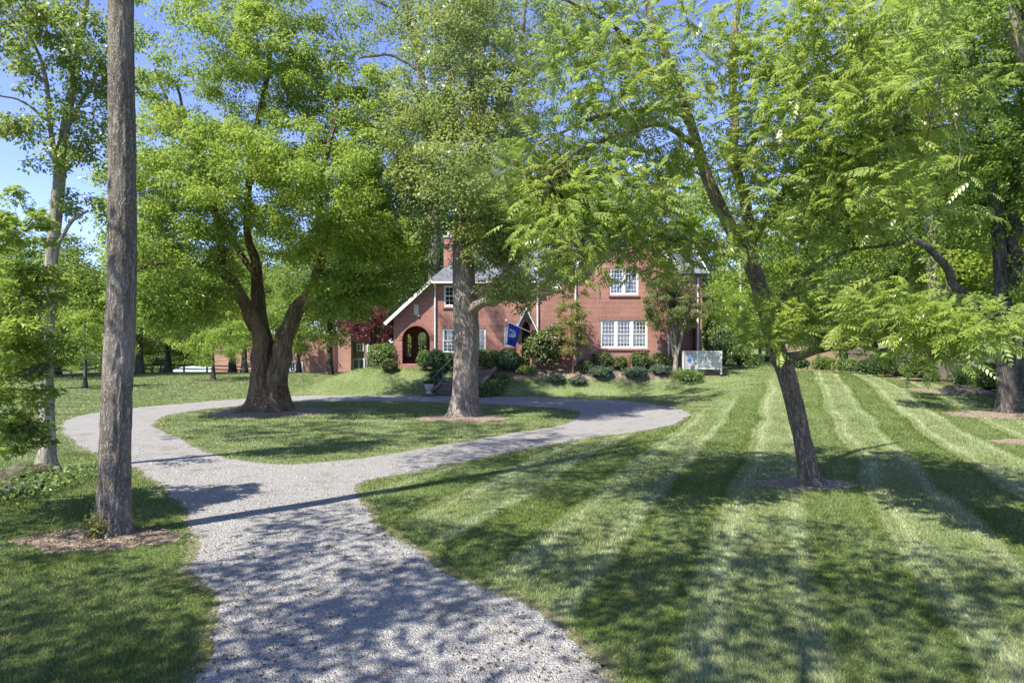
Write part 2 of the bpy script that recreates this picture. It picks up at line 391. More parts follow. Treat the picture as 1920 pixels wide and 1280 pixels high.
def bez_tubes(A, B, Cc, r0, r1, n=6, k=4):
    t = np.linspace(0, 1, n)[None, :, None]
    P = A[:, None]*(1-t)**2 + 2*B[:, None]*t*(1-t) + Cc[:, None]*t*t
    r = r0[:, None]*(1-t[..., 0]) + r1*t[..., 0]
    T = np.gradient(P, axis=1); T /= np.linalg.norm(T, axis=2)[..., None] + 1e-9
    ref = np.where(np.abs(T[..., 2:3]) > 0.85, np.array((1.0, 0, 0)), np.array((0, 0, 1.0)))
    a = np.cross(T, ref); a /= np.linalg.norm(a, axis=2)[..., None] + 1e-9; b = np.cross(T, a)
    th = np.linspace(0, 2*np.pi, k, endpoint=False)
    V = P[:, :, None] + r[:, :, None, None]*(np.cos(th)[None, None, :, None]*a[:, :, None] + np.sin(th)[None, None, :, None]*b[:, :, None])
    M = len(A); base = (np.arange(M)*n*k)[:, None, None] + (np.arange(n-1)*k)[None, :, None]
    j = np.arange(k)[None, None]; j2 = (j+1) % k
    Fq = np.stack([base+j, base+j2, base+k+j2, base+k+j], -1).reshape(-1, 4)
    return V.reshape(-1, 3), Fq, P

def grow(nodes, rad, clumps, k=4, up=0.14):
    nodes = np.asarray(nodes); M = len(clumps)
    d0 = np.min(np.linalg.norm(clumps[:, None] - nodes[None, ::max(1, len(nodes)//120)], axis=2), axis=1)
    o = np.argsort(d0); buf = np.zeros((len(nodes) + 4*M, 3)); br = np.zeros(len(buf))
    n = len(nodes); buf[:n] = nodes; br[:n] = rad
    A = np.zeros((M, 3)); B = np.zeros((M, 3)); R0 = np.zeros(M)
    for q, i in enumerate(o):
        c = clumps[i]; dv = buf[:n] - c
        cost = np.linalg.norm(dv, axis=1) + 0.5*np.maximum(dv[:, 2], 0) + 0.6*(br[:n] < 0.008)
        j = int(np.argmin(cost)); s = buf[j]; L = np.linalg.norm(c - s)
        mid = (s + c)/2 + rng.normal(0, 0.09, 3)*L + np.array((0, 0, up*L))
        A[i], B[i] = s, mid; R0[i] = min(0.65*br[j], 0.007 + 0.011*L)
        for t in (0.35, 0.6, 0.85):
            buf[n] = s*(1-t)**2 + 2*mid*t*(1-t) + c*t*t; br[n] = R0[i]*(1-t) + 0.005*t; n += 1
    return bez_tubes(A, B, clumps, R0, 0.004, 6, k)

def unit(a): return a/(np.linalg.norm(a, axis=-1, keepdims=True) + 1e-9)

def leaf_frames(n, upb=0.9, spread=0.65, outward=None):
    N = rng.normal(0, spread, (n, 3)); N[:, 2] += upb
    if outward is not None: N += outward*0.45
    N = unit(N); D = rng.normal(0, 1, (n, 3)); D[:, 2] -= 0.35
    if outward is not None: D += outward*0.9
    D = unit(D - N*(D*N).sum(1, keepdims=True)); S = np.cross(N, D)
    return D, S, N

def rhomb_leaves(pos, size, aspect=0.5, upb=0.9, spread=0.65, outward=None):
    n = len(pos); D, S, N = leaf_frames(n, upb, spread, outward)
    L = (size*rng.uniform(0.65, 1.3, n))[:, None]; w = L*aspect*0.5
    V = np.stack([pos, pos + D*L*0.45 + S*w + N*w*0.3, pos + D*L - N*L*0.18, pos + D*L*0.45 - S*w + N*w*0.3], 1).reshape(-1, 3)
    return V, np.arange(4*n).reshape(-1, 4)

def clump_points(clumps, rad, n, flat=0.55):
    m = len(clumps); i = np.repeat(np.arange(m), n)
    d = unit(rng.normal(0, 1, (m*n, 3))); r = rng.uniform(0, 1, m*n)**0.45
    rr = np.repeat(rad, n)
    p = d*(r*rr)[:, None]; p[:, 2] *= flat
    p[:, 2] -= 0.12*(p[:, 0]**2 + p[:, 1]**2)/np.maximum(rr, 0.1)
    return clumps[i] + p, d

def ell_clumps(ells):
    out = []
    for px, py, Y, rx, ry, rd, n in ells:
        c = W(px, py, Y); d = unit(rng.normal(0, 1, (n, 3))); r = rng.uniform(0, 1, n)**0.42
        out.append(c + d*r[:, None]*np.array((rx*Y/F, rd, ry*Y/F)))
    return np.concatenate(out)

def world_tree(name, label, base, trunk, limbs, bark, leaf, ells, per, cr, size, aspect=0.5, cat='tree', group=None,
               tseg=24, amp=0.02, freq=9.0, flute=0.0, flare=0.4, fh=0.35, lobes=5, trunk_n=None, upb=0.9, spread=0.65, leaf_fn=None, twk=4, flat=0.55, up=0.14):
    t = thing(name, label, cat, base, group); L0 = off(t)
    nodes, rads = [], []
    for q, spec in enumerate([trunk] + limbs):
        P, r = limb_pts(spec, trunk_n if q == 0 else None)
        if q: P[2:-1] += (np.column_stack([vnoise(P[2:-1, 0]*1.3, P[2:-1, 1]*1.3, P[2:-1, 2]*1.3 + 10*k) for k in range(3)]) - 0.5)*min(0.35, 2.2*r.mean())
        n = tseg if q == 0 else max(7, int(tseg*0.6))
        rad = bark_radial(P, n, r, amp if q == 0 else amp*0.6, freq, flute, flare if q == 0 else 0, fh, lobes, base[2])
        V, Fq = tube(P, r, n, rad)
        obj('trunk' if q == 0 else 'limb', np_mesh('trunk', V, Fq, True), bark, t, L0)
        nodes.append(P[len(P)//4:] if q == 0 else P[1:]); rads.append(r[len(P)//4:] if q == 0 else r[1:])
    cl = ell_clumps(ells)
    V, Fq, P = grow(np.concatenate(nodes), np.concatenate(rads), cl, twk, up)
    obj('twigs', np_mesh('twigs', V, Fq, True), bark, t, L0, 'stuff')
    rad = cr*rng.uniform(0.65, 1.35, len(cl))
    if leaf_fn: leaf_fn(t, L0, cl, rad, P)
    else:
        pts, d = clump_points(cl, rad, per, flat); k = P[:, 2:].reshape(-1, 3)
        V, Fq = rhomb_leaves(pts, size, aspect, upb, spread, d)
        obj('crown', np_mesh('crown', V, Fq), leaf, t, L0, 'stuff')
    return t

def local_tree(name, h, trunk_h, r, leaf, bark, n_cl, per, cr, size, rx=0.36, seedshape=0, tr=0.022, aspect=0.6, lean=0.0):
    """a free-standing tree at the origin: returns (Empty without label, parts)"""
    t = bpy.data.objects.new(name, None); link(t)
    top = h*0.86; q = np.linspace(0, 1, 7)
    P = np.column_stack([lean*q*h*0.5 + 0.03*h*(vnoise(q*3, seedshape, 0)-0.5)*q, 0.03*h*(vnoise(q*3, seedshape, 4)-0.5)*q, q*top])
    rr = h*tr*(1-q)**0.8 + 0.02; rr[0] *= 1.35
    P2 = catmull(np.column_stack([P, rr]), 18)
    V, Fq = tube(P2[:, :3], P2[:, 3], 10, bark_radial(P2[:, :3], 10, P2[:, 3], 0.02, 4, 0.05, 0.3, 0.5))
    obj('trunk', np_mesh('trunk', V, Fq, True), bark, t)
    d = unit(rng.normal(0, 1, (n_cl, 3))); u = rng.uniform(0, 1, n_cl)**0.4
    zc = (trunk_h + h)/2; rz = (h - trunk_h)/2
    cl = np.column_stack([d[:, 0]*u*h*rx, d[:, 1]*u*h*rx, zc + d[:, 2]*u*rz])
    prof = np.clip(1.12 - 0.55*np.clip((cl[:, 2]-zc)/rz, -0.3, 1), 0.3, 1.2) if seedshape != 2 else np.clip(0.95*(h*1.04 - cl[:, 2])/(h - trunk_h) + 0.05, 0.05, 1.3)
    lump = 0.72 + 0.6*vnoise(d[:, 0]*2.2 + seedshape*7, d[:, 1]*2.2, d[:, 2]*2.2)
    cl[:, :2] *= (prof*lump)[:, None]; cl[:, 0] += lean*h*0.25
    V, Fq, Pp = grow(P2[5:, :3], P2[5:, 3], cl, 3)
    obj('twigs', np_mesh('twigs', V, Fq, True), bark, t, None, 'stuff')
    pts, dd = clump_points(cl, cr*rng.uniform(0.6, 1.4, n_cl), per)
    V, Fq = rhomb_leaves(pts, size, aspect, 0.8, 0.7, dd)
    obj('crown', np_mesh('crown', V, Fq), leaf, t, None, 'stuff')
    return t

def copy_tree(o):
    c = o.copy(); C.objects.link(c)
    for ch in list(o.children):
        k = ch.copy(); C.objects.link(k); k.parent = c
        for g in list(ch.children):
            s = g.copy(); C.objects.link(s); s.parent = k
    return c

# ------------------------------------------------------------ the ground
def g0(px, py): Y = CAM_H*F/(py - 640); return ((px - 960)*Y/F, Y)
def closed(pts, n):
    P = np.array(pts, float); P = np.vstack([P, P[:1]]); k = len(P) - 1
    Q = np.vstack([P[-2], P, P[1]]); t = np.linspace(0, k, n, endpoint=False); i = t.astype(int); u = (t-i)[:, None]
    a, b, c, d = Q[i], Q[i+1], Q[i+2], Q[i+3]
    return 0.5*((2*b)+(c-a)*u+(2*a-5*b+4*c-d)*u*u+(3*b-3*c+d-a)*u**3)
def rag(P, amp, sc):
    return P + amp*(np.column_stack([vnoise(P[:, 0]*sc, P[:, 1]*sc, 3), vnoise(P[:, 0]*sc, P[:, 1]*sc, 8)]) - 0.5)*2
OUT = [(-3.4, -14), (-3.0, -4), (-2.95, 3)] + [g0(*p) for p in [(352,1280),(388,1180),(392,1120),(366,1060),(368,1010),(340,950),(292,900),(240,872),
      (180,850),(130,826),(117,797),(150,780),(250,765),(400,752),(560,742),(700,741),(850,742),(1000,745),(1150,750),(1255,763),(1290,775),
      (1272,793),(1200,808),(1100,821),(1000,838),(900,858),(800,880),(715,896),(668,912),(690,955),(740,1005),(850,1075),(960,1130),(1050,1180),(1110,1240),(1130,1280)]] + [(0.9, 3), (1.1, -4), (1.3, -14)]
ISL = [g0(*p) for p in [(288,796),(318,778),(400,766),(560,753),(700,752),(880,756),(1000,762),(1072,769),(1090,776),(1062,795),(950,815),(820,836),(700,857),(600,868),(520,870),(430,860),(370,840),(318,814)]]
DRV = rag(rag(closed(OUT, 1500), 0.11, 0.9), 0.05, 7.5); ISLP = rag(rag(closed(ISL, 700), 0.10, 0.9), 0.05, 7.5)

def inside(x, y, P):
    r = np.zeros(len(x), bool); a = P; b = np.roll(P, -1, 0)
    for (x1, y1), (x2, y2) in zip(a, b):
        if y1 == y2: continue
        c = ((y1 > y) != (y2 > y)); r ^= c & (x < (x2-x1)*(y-y1)/(y2-y1) + x1)
    return r
def on_drive(x, y):
    return inside(x, y, DRV) & ~inside(x, y, ISLP)

RIGHT_X = lambda y: np.where(y < 14.2, 0.8 - (y-6)*0.49, -3.2 + (y-14.2)*0.74)
def stripe(x, y):
    w = 0.16*(vnoise(x*0.35, y*0.35, 1) - 0.5)*2 + 0.03*(vnoise(x*2.2, y*2.2, 2) - 0.5)*2
    u = (x - 0.40*y + 0.0016*np.maximum(y-10, 0)**2*0 + w + 0.85)/2.75; t = u - np.floor(u)
    alt = vnoise(np.floor(u)*3.7, 5.5, 0)*0.35
    band = sst(0.0, 0.05, t)*(1-sst(0.46, 0.52, t))
    line = np.exp(-((t-0.05)/0.05)**2) + 0.8*np.exp(-((t-0.43)/0.045)**2) + 0.9*np.exp(-((t-0.97)/0.03)**2)
    dark = np.exp(-((t-0.90)/0.035)**2) + 0.7*np.exp(-((t-0.54)/0.03)**2)
    r = 0.15 + 0.7*alt + 0.26*band + 0.45*np.clip(line, 0, 1) - 0.2*dark
    v = (y + 0.12*x + w)/1.5; tv = v - np.floor(v)
    lft = 0.38 + 0.18*sst(0.4, 0.5, tv)*(1-sst(0.92, 1, tv))
    right = sst(-0.5, 0.8, x - RIGHT_X(y))*(1 - sst(36.5, 38, y)*(1-sst(8, 12, x)))
    lft = lft*sst(12, 20, y) + 0.24*(1-sst(12, 20, y))
    s = right*r + (1-right)*lft
    return np.clip(s + 0.10*(vnoise(x*1.1, y*1.1, 6)-0.5)*2, 0, 1)

def axis(a, b, step, far, n):
    c = np.arange(a, b+1e-6, step); g = np.geomspace(step*2, far, n)
    return np.concatenate([(a - g)[::-1], c, b + g])
xs = axis(-30, 32, 0.3, 700, 22); ys = axis(-6, 58, 0.3, 900, 24)
X, Yg = np.meshgrid(xs, ys); nx, ny = len(xs), len(ys)
V = np.stack([X, Yg, H(X, Yg)], -1).reshape(-1, 3)
i = (np.arange(ny-1)*nx)[:, None] + np.arange(nx-1)[None]
me = np_mesh('lawn', V, np.stack([i, i+1, i+1+nx, i+nx], -1).reshape(-1, 4), True)
at = me.attributes.new('stripe', 'FLOAT', 'POINT'); at.data.foreach_set('value', stripe(V[:, 0], V[:, 1]).astype(np.float32))
lawn = obj('lawn', me, LAWN); lawn['kind'] = 'structure'; lawn['label'] = 'mown lawn with pale mowing stripes'

vl = [[Vector((a, b, 0)) for a, b in DRV], [Vector((a, b, 0)) for a, b in ISLP]]
tri = tessellate_polygon(vl); P2 = np.vstack([DRV, ISLP])
tri = np.array(tri); a, b, c = P2[tri[:, 0]], P2[tri[:, 1]], P2[tri[:, 2]]
flip = ((b[:, 0]-a[:, 0])*(c[:, 1]-a[:, 1]) - (b[:, 1]-a[:, 1])*(c[:, 0]-a[:, 0])) < 0
tri[flip] = tri[flip][:, ::-1]
dr = obj('gravel_drive', np_mesh('gravel_drive', np.column_stack([P2, np.full(len(P2), 0.012)]), tri), GRAVEL)
dr['kind'] = 'structure'; dr['label'] = 'pale gravel drive circling a grass island'

def grow_out(P, d):
    T = np.roll(P, -1, 0) - np.roll(P, 1, 0); T = unit(T); A = 0.5*np.sum(P[:, 0]*np.roll(P[:, 1], -1) - np.roll(P[:, 0], -1)*P[:, 1])
    Nn = np.column_stack([T[:, 1], -T[:, 0]])*(1 if A > 0 else -1)
    return P + Nn*(d*(0.35 + 1.3*vnoise(P[:, 0]*1.7, P[:, 1]*1.7, 40)))[:, None]
MARG = newmat('dry_margin')
_t, _b = MARG[1], MARG[2]; _p = wpos(_t)
_t.links.new(mixc(_t, ramp(_t, noise(_t, _p, 7, 6, 0.7), [(0.4, (0, 0, 0)), (0.62, (1, 1, 1))]), (0.20, 0.155, 0.10), (0.115, 0.14, 0.045)), _b.inputs['Base Color'])
_t.links.new(bump(_t, noise(_t, _p, 30, 6, 0.7), 0.8, 0.03), _b.inputs['Normal']); _b.inputs['Roughness'].default_value = 0.95
for P_, sgn, lab in ((DRV, 1, 'dry brown outer margin of the drive'), (ISLP, -1, 'dry brown margin of the grass island')):
    Q_ = grow_out(P_, 0.14*sgn); n_ = len(P_); Q2 = grow_out(P_, -0.05*sgn)
    V = np.vstack([np.column_stack([Q_, np.full(n_, 0.006)]), np.column_stack([Q2, np.full(n_, 0.0065)])]); i = np.arange(n_); j = (i+1) % n_
    f_ = np.stack([i, j, j+n_, i+n_], -1); e = (Q_[j]-Q_[i]); e2 = (Q2[i]-Q_[i]); up_n = np.sum(e[:, 0]*e2[:, 1] - e[:, 1]*e2[:, 0]) > 0
    o = obj('drive_margin', np_mesh('drive_margin', V, f_ if up_n else f_[:, ::-1]), MARG[0]); o['kind'] = 'structure'; o['label'] = lab

# loose stones lying on the near drive
def view_samples(n, y0, y1, power, side=0.86):
    u = rng.uniform(0, 1, n); e = 2 - power                       # density ~ y^-power over a wedge
    y = (y0**e + u*(y1**e - y0**e))**(1/e) if abs(e) > 1e-3 else y0*(y1/y0)**u
    return rng.uniform(-side, side, n)*y, y
sxp, syp = view_samples(52000, 4.6, 17, 2.2); k = on_drive(sxp + rng.normal(0, 0.09, 52000), syp + rng.normal(0, 0.09, 52000)); sxp, syp = sxp[k], syp[k]
n = len(sxp); oct_ = np.array([(1,0,0),(0,1,0),(-1,0,0),(0,-1,0),(0,0,1)], float)
sz = (0.006 + 0.010*rng.uniform(0, 1, n)**2)*(0.7 + 0.05*syp); a = rng.uniform(0, 6.28, n)
V = oct_[None]*rng.uniform(0.6, 1.25, (n, 5, 1))*sz[:, None, None]; V[:, 4, 2] *= 0.75
ca, sa = np.cos(a)[:, None], np.sin(a)[:, None]
V = np.stack([V[..., 0]*ca - V[..., 1]*sa + sxp[:, None], V[..., 0]*sa + V[..., 1]*ca + syp[:, None], V[..., 2] + 0.013], -1)
Ft = (np.arange(n)*5)[:, None, None] + np.array([(0,1,4),(1,2,4),(2,3,4),(3,0,4)])[None]
o = obj('gravel', np_mesh('gravel', V.reshape(-1, 3), Ft.reshape(-1, 3)), STONE, kind='stuff')
tag(o, 'loose grey stones lying on the near gravel drive', 'gravel')

# mulch beds
BEDS = []
def mulch_ring(px, py, rx, ry, label, Y=None, hz=0.05):
    x, y = g0(px, py) if Y is None else ((px-960)*Y/F, Y)
    n = 56; th = np.linspace(0, 2*np.pi, n, endpoint=False)
    e = 0.82 + 0.4*vnoise(np.cos(th)*2.1 + x, np.sin(th)*2.1 + y, 1) + 0.16*(vnoise(np.cos(th)*9 + x, np.sin(th)*9, 4)-0.5)
    V = []; 
    for q, rr in enumerate((1.0, 0.93, 0.7, 0.35, 0.02)):
        xx = x + rx*rr*e*np.cos(th); yy = y + ry*rr*e*np.sin(th)
        V.append(np.column_stack([xx, yy, H(xx, yy) + (0.006, 0.02, 0.035, 0.5*hz+0.02, hz)[q]]))
    V = np.concatenate(V); i = (np.arange(4)*n)[:, None] + np.arange(n)[None]; j = (np.arange(4)*n)[:, None] + (np.arange(n)[None]+1) % n
    o = obj('mulch_bed', np_mesh('mulch_bed', V, np.stack([i, j, j+n, i+n], -1).reshape(-1, 4), True), MULCH)
    o['kind'] = 'structure'; o['label'] = label
    BEDS.append((x, y, rx*0.97, ry*0.97)); return o
mulch_ring(184, 1010, 1.12, 0.68, 'mulch round the foreground trunk')
mulch_ring(505, 772, 2.6, 2.2, 'mulch round the many stemmed trunk', hz=0.1)
mulch_ring(872, 784, 1.7, 1.5, 'mulch round the island trunk by the steps')
mulch_ring(1505, 907, 1.0, 0.6, 'mulch round the leaning trunk')
mulch_ring(1868, 783, 1.8, 1.0, 'mulch round the dark trunk')
mulch_ring(1768, 724, 3.0, 1.6, 'mulch round the pale twin trunks', Y=42)
mulch_ring(1800, 745, 2.6, 1.3, 'mulch round the stump', Y=35)
mulch_ring(1925, 828, 1.0, 0.5, 'mulch at the right edge')
mulch_ring(402, 712, 1.3, 1.2, 'mulch round the young tree', Y=53)
# chips of bark on the nearest bed
n = 1600; th = rng.uniform(0, 6.28, n); rr = np.sqrt(rng.uniform(0, 1, n))*0.98; bx, by, bw, bh = BEDS[0]
p = np.column_stack([bx + bw*rr*np.cos(th), by + bh*rr*np.sin(th), 0.045 + rng.uniform(-0.012, 0.015, n)])
V, Fq = rhomb_leaves(p, 0.05, 0.35, 1.5, 0.5); o = obj('bark_chip', np_mesh('bark_chip', V, Fq), MULCH, kind='stuff')
tag(o, 'small bark chips scattered over the near mulch bed', 'bark chips')

# grass blades
def in_beds(x, y):
    r = np.zeros(len(x), bool)
    for bx, by, bw, bh in BEDS: r |= ((x-bx)/bw)**2 + ((y-by)/bh)**2 < 0.55 + 0.8*vnoise(x*6, y*6, 3)
    return r
gx, gy = view_samples(880000, 4.8, 62, 1.75)
jx = (vnoise(gx*6, gy*6, 2)-0.5)*0.22; jy = (vnoise(gx*6, gy*6, 9)-0.5)*0.22
k = ~on_drive(gx + jx, gy + jy) & ~in_beds(gx, gy)
gx, gy = gx[k], gy[k]
# weeds that have seeded into the near drive
wx, wy = view_samples(260000, 4.8, 16, 1.75); kk = on_drive(wx, wy) & (vnoise(wx*1.1, wy*1.1, 20)*vnoise(wx*4, wy*4, 21) > 0.50); 
gx = np.concatenate([gx, wx[kk]]); gy = np.concatenate([gy, wy[kk]]); weed = np.concatenate([np.zeros(k.sum()), np.ones(kk.sum())])
n = len(gx)
hh = (0.026 + 0.028*rng.uniform(0, 1, n))*(0.75 + 0.6*vnoise(gx*1.7, gy*1.7, 3))*(0.9 + 0.010*gy)*(1 - 0.5*weed)
w = (0.0028 + 0.0022*rng.uniform(0, 1, n))*(0.45 + gy*0.125)
a = rng.uniform(0, 6.28, n); ld = unit(rng.normal(0, 1, (n, 2)))*rng.uniform(0.1, 0.95, n)[:, None]*hh[:, None]
st = stripe(gx, gy); ld[:, 1] += (st - 0.35)*1.1*hh
gz = H(gx, gy); B0 = np.column_stack([gx, gy, gz - 0.004]); S = np.column_stack([np.cos(a), np.sin(a), np.zeros(n)])*w[:, None]
V = np.stack([B0 - S, B0 + S, B0 + np.column_stack([ld, hh])], 1).reshape(-1, 3)
me = np_mesh('grass', V, np.arange(3*n).reshape(-1, 3))
at = me.attributes.new('stripe', 'FLOAT', 'POINT'); at.data.foreach_set('value', np.repeat(st, 3).astype(np.float32))
o = obj('grass', me, BLADE, kind='stuff'); tag(o, 'short mown grass blades covering the lawn', 'grass')
del V, B0, S

# ------------------------------------------------------------ the brick house
HY = 41.0
def hx(px, Y=HY): return (px - 960)*Y/F
def hz(py, Y=HY): return CAM_H + (640 - py)*Y/F
house = thing('brick_house', 'two storey red brick house with steep gables on the grassy bank', 'house', (hx(1010), HY, 1.4)); HO = off(house)
def part(g, name, m, parent=house, smooth=False):
    return g.build(name, m, parent, HO if parent is house else None, smooth)
def wall(name, outline, holes, y, depth, m=BRICK, parent=house):
    loops = [outline] + holes; vl = [[Vector((a, b, 0)) for a, b in L] for L in loops]; tri = tessellate_polygon(vl)
    pts = [p for L in loops for p in L]; n = len(pts); g = G()
    fr = []
    for t in tri:
        a, b, c = (pts[q] for q in t)
        fr.append(tuple(t) if (b[0]-a[0])*(c[1]-a[1]) - (b[1]-a[1])*(c[0]-a[0]) > 0 else tuple(t)[::-1])
    g.add([(x, y, z) for x, z in pts] + [(x, y+depth, z) for x, z in pts], fr + [tuple(q+n for q in t[::-1]) for t in fr])
    s = 0
    for L in loops:
        m_ = len(L); g.f += [(s+i, s+(i+1) % m_, s+(i+1) % m_+n, s+i+n) for i in range(m_)]; s += m_
    return part(g, name, m, parent)
def rect(x0, x1, z0, z1): return [(x0, z0), (x1, z0), (x1, z1), (x0, z1)]
def arch(x0, x1, z0, zs, n=14, point=0.0):
    r = (x1-x0)/2; c = (x0+x1)/2
    return [(x0, z0), (x1, z0)] + [(c + r*math.cos(math.pi*k/n), zs + (r + point*math.sin(math.pi*k/n)**3)*math.sin(math.pi*k/n)) for k in range(n+1)]

def window(x0, x1, z0, z1, y, units=1, cols=3, rt=2, rb=2, shut=0.5, parent=house):
    fw, d = 0.085, 0.10; g = G()
    g.box(x0, x1, y+0.03, y+d, z1-fw, z1).box(x0, x1, y+0.03, y+d, z0, z0+fw).box(x0, x0+fw, y+0.028, y+d, z0+fw, z1-fw).box(x1-fw, x1, y+0.028, y+d, z0+fw, z1-fw)
    uw = (x1-x0-2*fw - (units-1)*0.16)/units; us = []
    for u in range(units):
        a = x0+fw+u*(uw+0.16); us.append((a, a+uw))
        if u: g.box(a-0.16, a, y+0.02, y+d, z0+fw, z1-fw)
    win = part(g, 'window', WHITE, parent)
    zm = (z0+z1)/2
    for a, b in us:
        for lo, hi, rows, yo in ((zm, z1-fw, rt, 0.045), (z0+fw, zm+0.02, rb, 0.075)):
            s = G(); e = 0.045
            s.box(a, b, y+yo, y+yo+0.03, lo, lo+e).box(a, b, y+yo, y+yo+0.03, hi-e, hi).box(a, a+e, y+yo, y+yo+0.03, lo+e, hi-e).box(b-e, b, y+yo, y+yo+0.03, lo+e, hi-e)
            for q in range(1, cols): xx = a+(b-a)*q/cols; s.box(xx-0.012, xx+0.012, y+yo+0.004, y+yo+0.024, lo+e, hi-e)
            for q in range(1, rows): zz = lo+(hi-lo)*q/rows; s.box(a+e, b-e, y+yo+0.002, y+yo+0.022, zz-0.012, zz+0.012)
            s.build('sash', WHITE, win)
            G().box(a+0.02, b-0.02, y+yo+0.012, y+yo+0.016, lo+0.02, hi-0.02).build('pane', GLASS, win)
        if shut > 0:
            s = G(); top = z0+fw+(z1-z0-2*fw)*shut; zz = z0+fw+0.03; s.box(a+0.05, b-0.05, y+0.192, y+0.20, z0+fw, top)
            while zz < top:
                s.bar((a+0.06, y+0.16, zz), (b-0.06, y+0.16, zz), 0.06, 0.012, (0, -0.75, 0.65)); zz += 0.062
            for xx in (a+0.03, (a+b)/2, b-0.03): s.box(xx-0.03, xx+0.03, y+0.145, y+0.175, z0+fw, top)
            s.build('shutter', SHUT, win)
    G().box(x0-0.06, x1+0.06, y-0.07, y+0.026, z0-0.11, z0-0.003).build('sill', BRICK, win)
    return win

GY = 40.55                                       # plane of the big gable
ZE = hz(529)                                     # main eave
# front wall left of the big gable: porch wing, main block, small gable
wins = [  # px0, px1, py0, py1, units, cols, rt, rb, shutter
    (829, 911, 616, 662, 3, 3, 2, 3, 0.9), (832, 888, 535, 575, 2, 3, 2, 2, 0.0), (944, 976, 612, 650, 1, 4, 2, 3, 0.9),
    (1033, 1052, 514, 541, 1, 3, 2, 2, 0.5), (1032, 1053, 606, 634, 1, 3, 2, 2, 0.6), (776, 785, 571, 590, 1, 2, 1, 1, 0.0)]
A0, A1 = hx(754), hx(806)
ar = arch(A0, A1, hz(682), hz(637))
hol = [rect(hx(a), hx(b), hz(d), hz(c)) for a, b, c, d, *_ in wins]
wing_r = lambda px: 4.06 + (px - 725)*(6.62 - 4.06)/(812 - 725)
outl = [(hx(738), 1.0), (hx(1084), 1.0), (hx(1084), hz(499)), (hx(1048), hz(477)), (hx(1009), hz(505)), (hx(1009), ZE), (hx(812), ZE), (hx(738), wing_r(738)-0.1)]
wall('front_wall', outl, hol + [ar], HY, 0.28)
for a, b, c, d, u, co, rt, rb, sh in wins: window(hx(a), hx(b), hz(d), hz(c), HY, u, co, rt, rb, sh)
# brick ring round the porch arch, 3 cm proud
c_, r_ = (A0+A1)/2, (A1-A0)/2; g = G(); nA = 23
for k in range(nA):
    t0, t1 = math.pi*k/nA + 0.012, math.pi*(k+1)/nA - 0.012
    P = [(c_ + rr*math.cos(t), hz(637) + rr*math.sin(t)) for rr, t in ((r_+0.005, t0), (r_+0.22, t0), (r_+0.22, t1), (r_+0.005, t1))]
    g.prism(P, HY-0.03, HY+0.05)
part(g, 'arch_ring', BRICK)
# big gable
gw = [(1126, 1214, 600, 653, 3, 4, 3, 3, 0.52), (1143, 1197, 503, 553, 2, 4, 3, 3, 0.6), (1165, 1178, 446, 474, 1, 2, 2, 2, 0)]
GX0, GXM, GX1 = hx(1081, GY), hx(1172, GY), hx(1263, GY); ZA, ZV = hz(410, GY), hz(499, GY)
wall('gable_wall', [(GX0, 0.9), (GX1, 0.9), (GX1, ZV), (GXM, ZA), (GX0, ZV)], [rect(hx(a, GY), hx(b, GY), hz(d, GY), hz(c, GY)) for a, b, c, d, *_ in gw], GY, 0.28)
for a, b, c, d, u, co, rt, rb, sh in gw: window(hx(a, GY), hx(b, GY), hz(d, GY), hz(c, GY), GY, u, co, rt, rb, sh)
g = G(); x = hx(1120, GY)
while x < hx(1218, GY): g.box(x, x+0.066, GY-0.015, GY+0.05, hz(600, GY)+0.005, hz(600, GY)+0.22); x += 0.078
part(g, 'soldier_course', BRICK)
# side and back walls, floor
BY = 50.0
for bb in ((hx(812), hx(812)+0.25, HY+0.285, BY, 1.0, ZE-0.05), (hx(738), hx(738)+0.10, HY+0.285, 46, 1.0, wing_r(738)-0.35), (hx(812)+0.26, hx(1264), BY-0.25, BY, 1.0, ZE-0.05),
           (GX1-0.25, GX1, GY+0.285, 43.0, 0.9, ZV-0.1), (GX0, GX0+0.02, GY+0.285, HY-0.005, 1.0, ZV-0.05)): part(G().box(*bb), 'side_wall', BRICK)
part(G().box(hx(812)+0.3, GX1-0.3, HY+0.9, HY+1.0, 1.0, ZE-0.2), 'dark_backing', DARKI)  # near-black sheet behind the glass, the rooms' darkness put into its colour
part(G().box(hx(738)-0.02, hx(812)-0.01, HY-0.14, 45.6, 1.0, hz(683)), 'porch_floor', BRICK)
wall('porch_back_wall', [(hx(738)+0.11, hz(683)+0.003), (hx(812)-0.005, hz(683)+0.003), (hx(812)-0.005, 5.6), (hx(738)+0.11, 3.9)],
     [arch(hx(761, 44.6), hx(771, 44.6), 2.0, hz(631, 44.6), 10), arch(hx(783, 44.6), hx(800, 44.6), 2.0, hz(631, 44.6), 10)], 44.6, 0.3)
# roofs
def slab(pts, th, name, m=SLATE):
    P = [Vector(p) for p in pts]; nrm = (P[1]-P[0]).cross(P[2]-P[0]).normalized()
    if nrm.z < 0: nrm = -nrm
    n = len(P); return part(G().add(P + [p + nrm*th for p in P], [tuple(range(n-1, -1, -1)), tuple(range(n, 2*n))] + [(i, (i+1) % n, (i+1) % n+n, i+n) for i in range(n)]), name, m)
RZ, RY = 9.75, 46.0
slab([(hx(806), HY-0.35, ZE-0.02), (hx(1022), HY-0.35, ZE-0.02), (hx(1180), RY, RZ), (hx(892), RY, RZ)], 0.12, 'main_roof')
slab([(hx(806), BY+0.35, ZE-0.02), (hx(1264), BY+0.35, ZE-0.02), (hx(1264), RY, RZ), (hx(892), RY, RZ)], 0.12, 'rear_roof')
slab([(hx(806), HY-0.35, ZE-0.02), (hx(892), RY, RZ), (hx(806), BY+0.35, ZE-0.02)], 0.12, 'hip_roof')
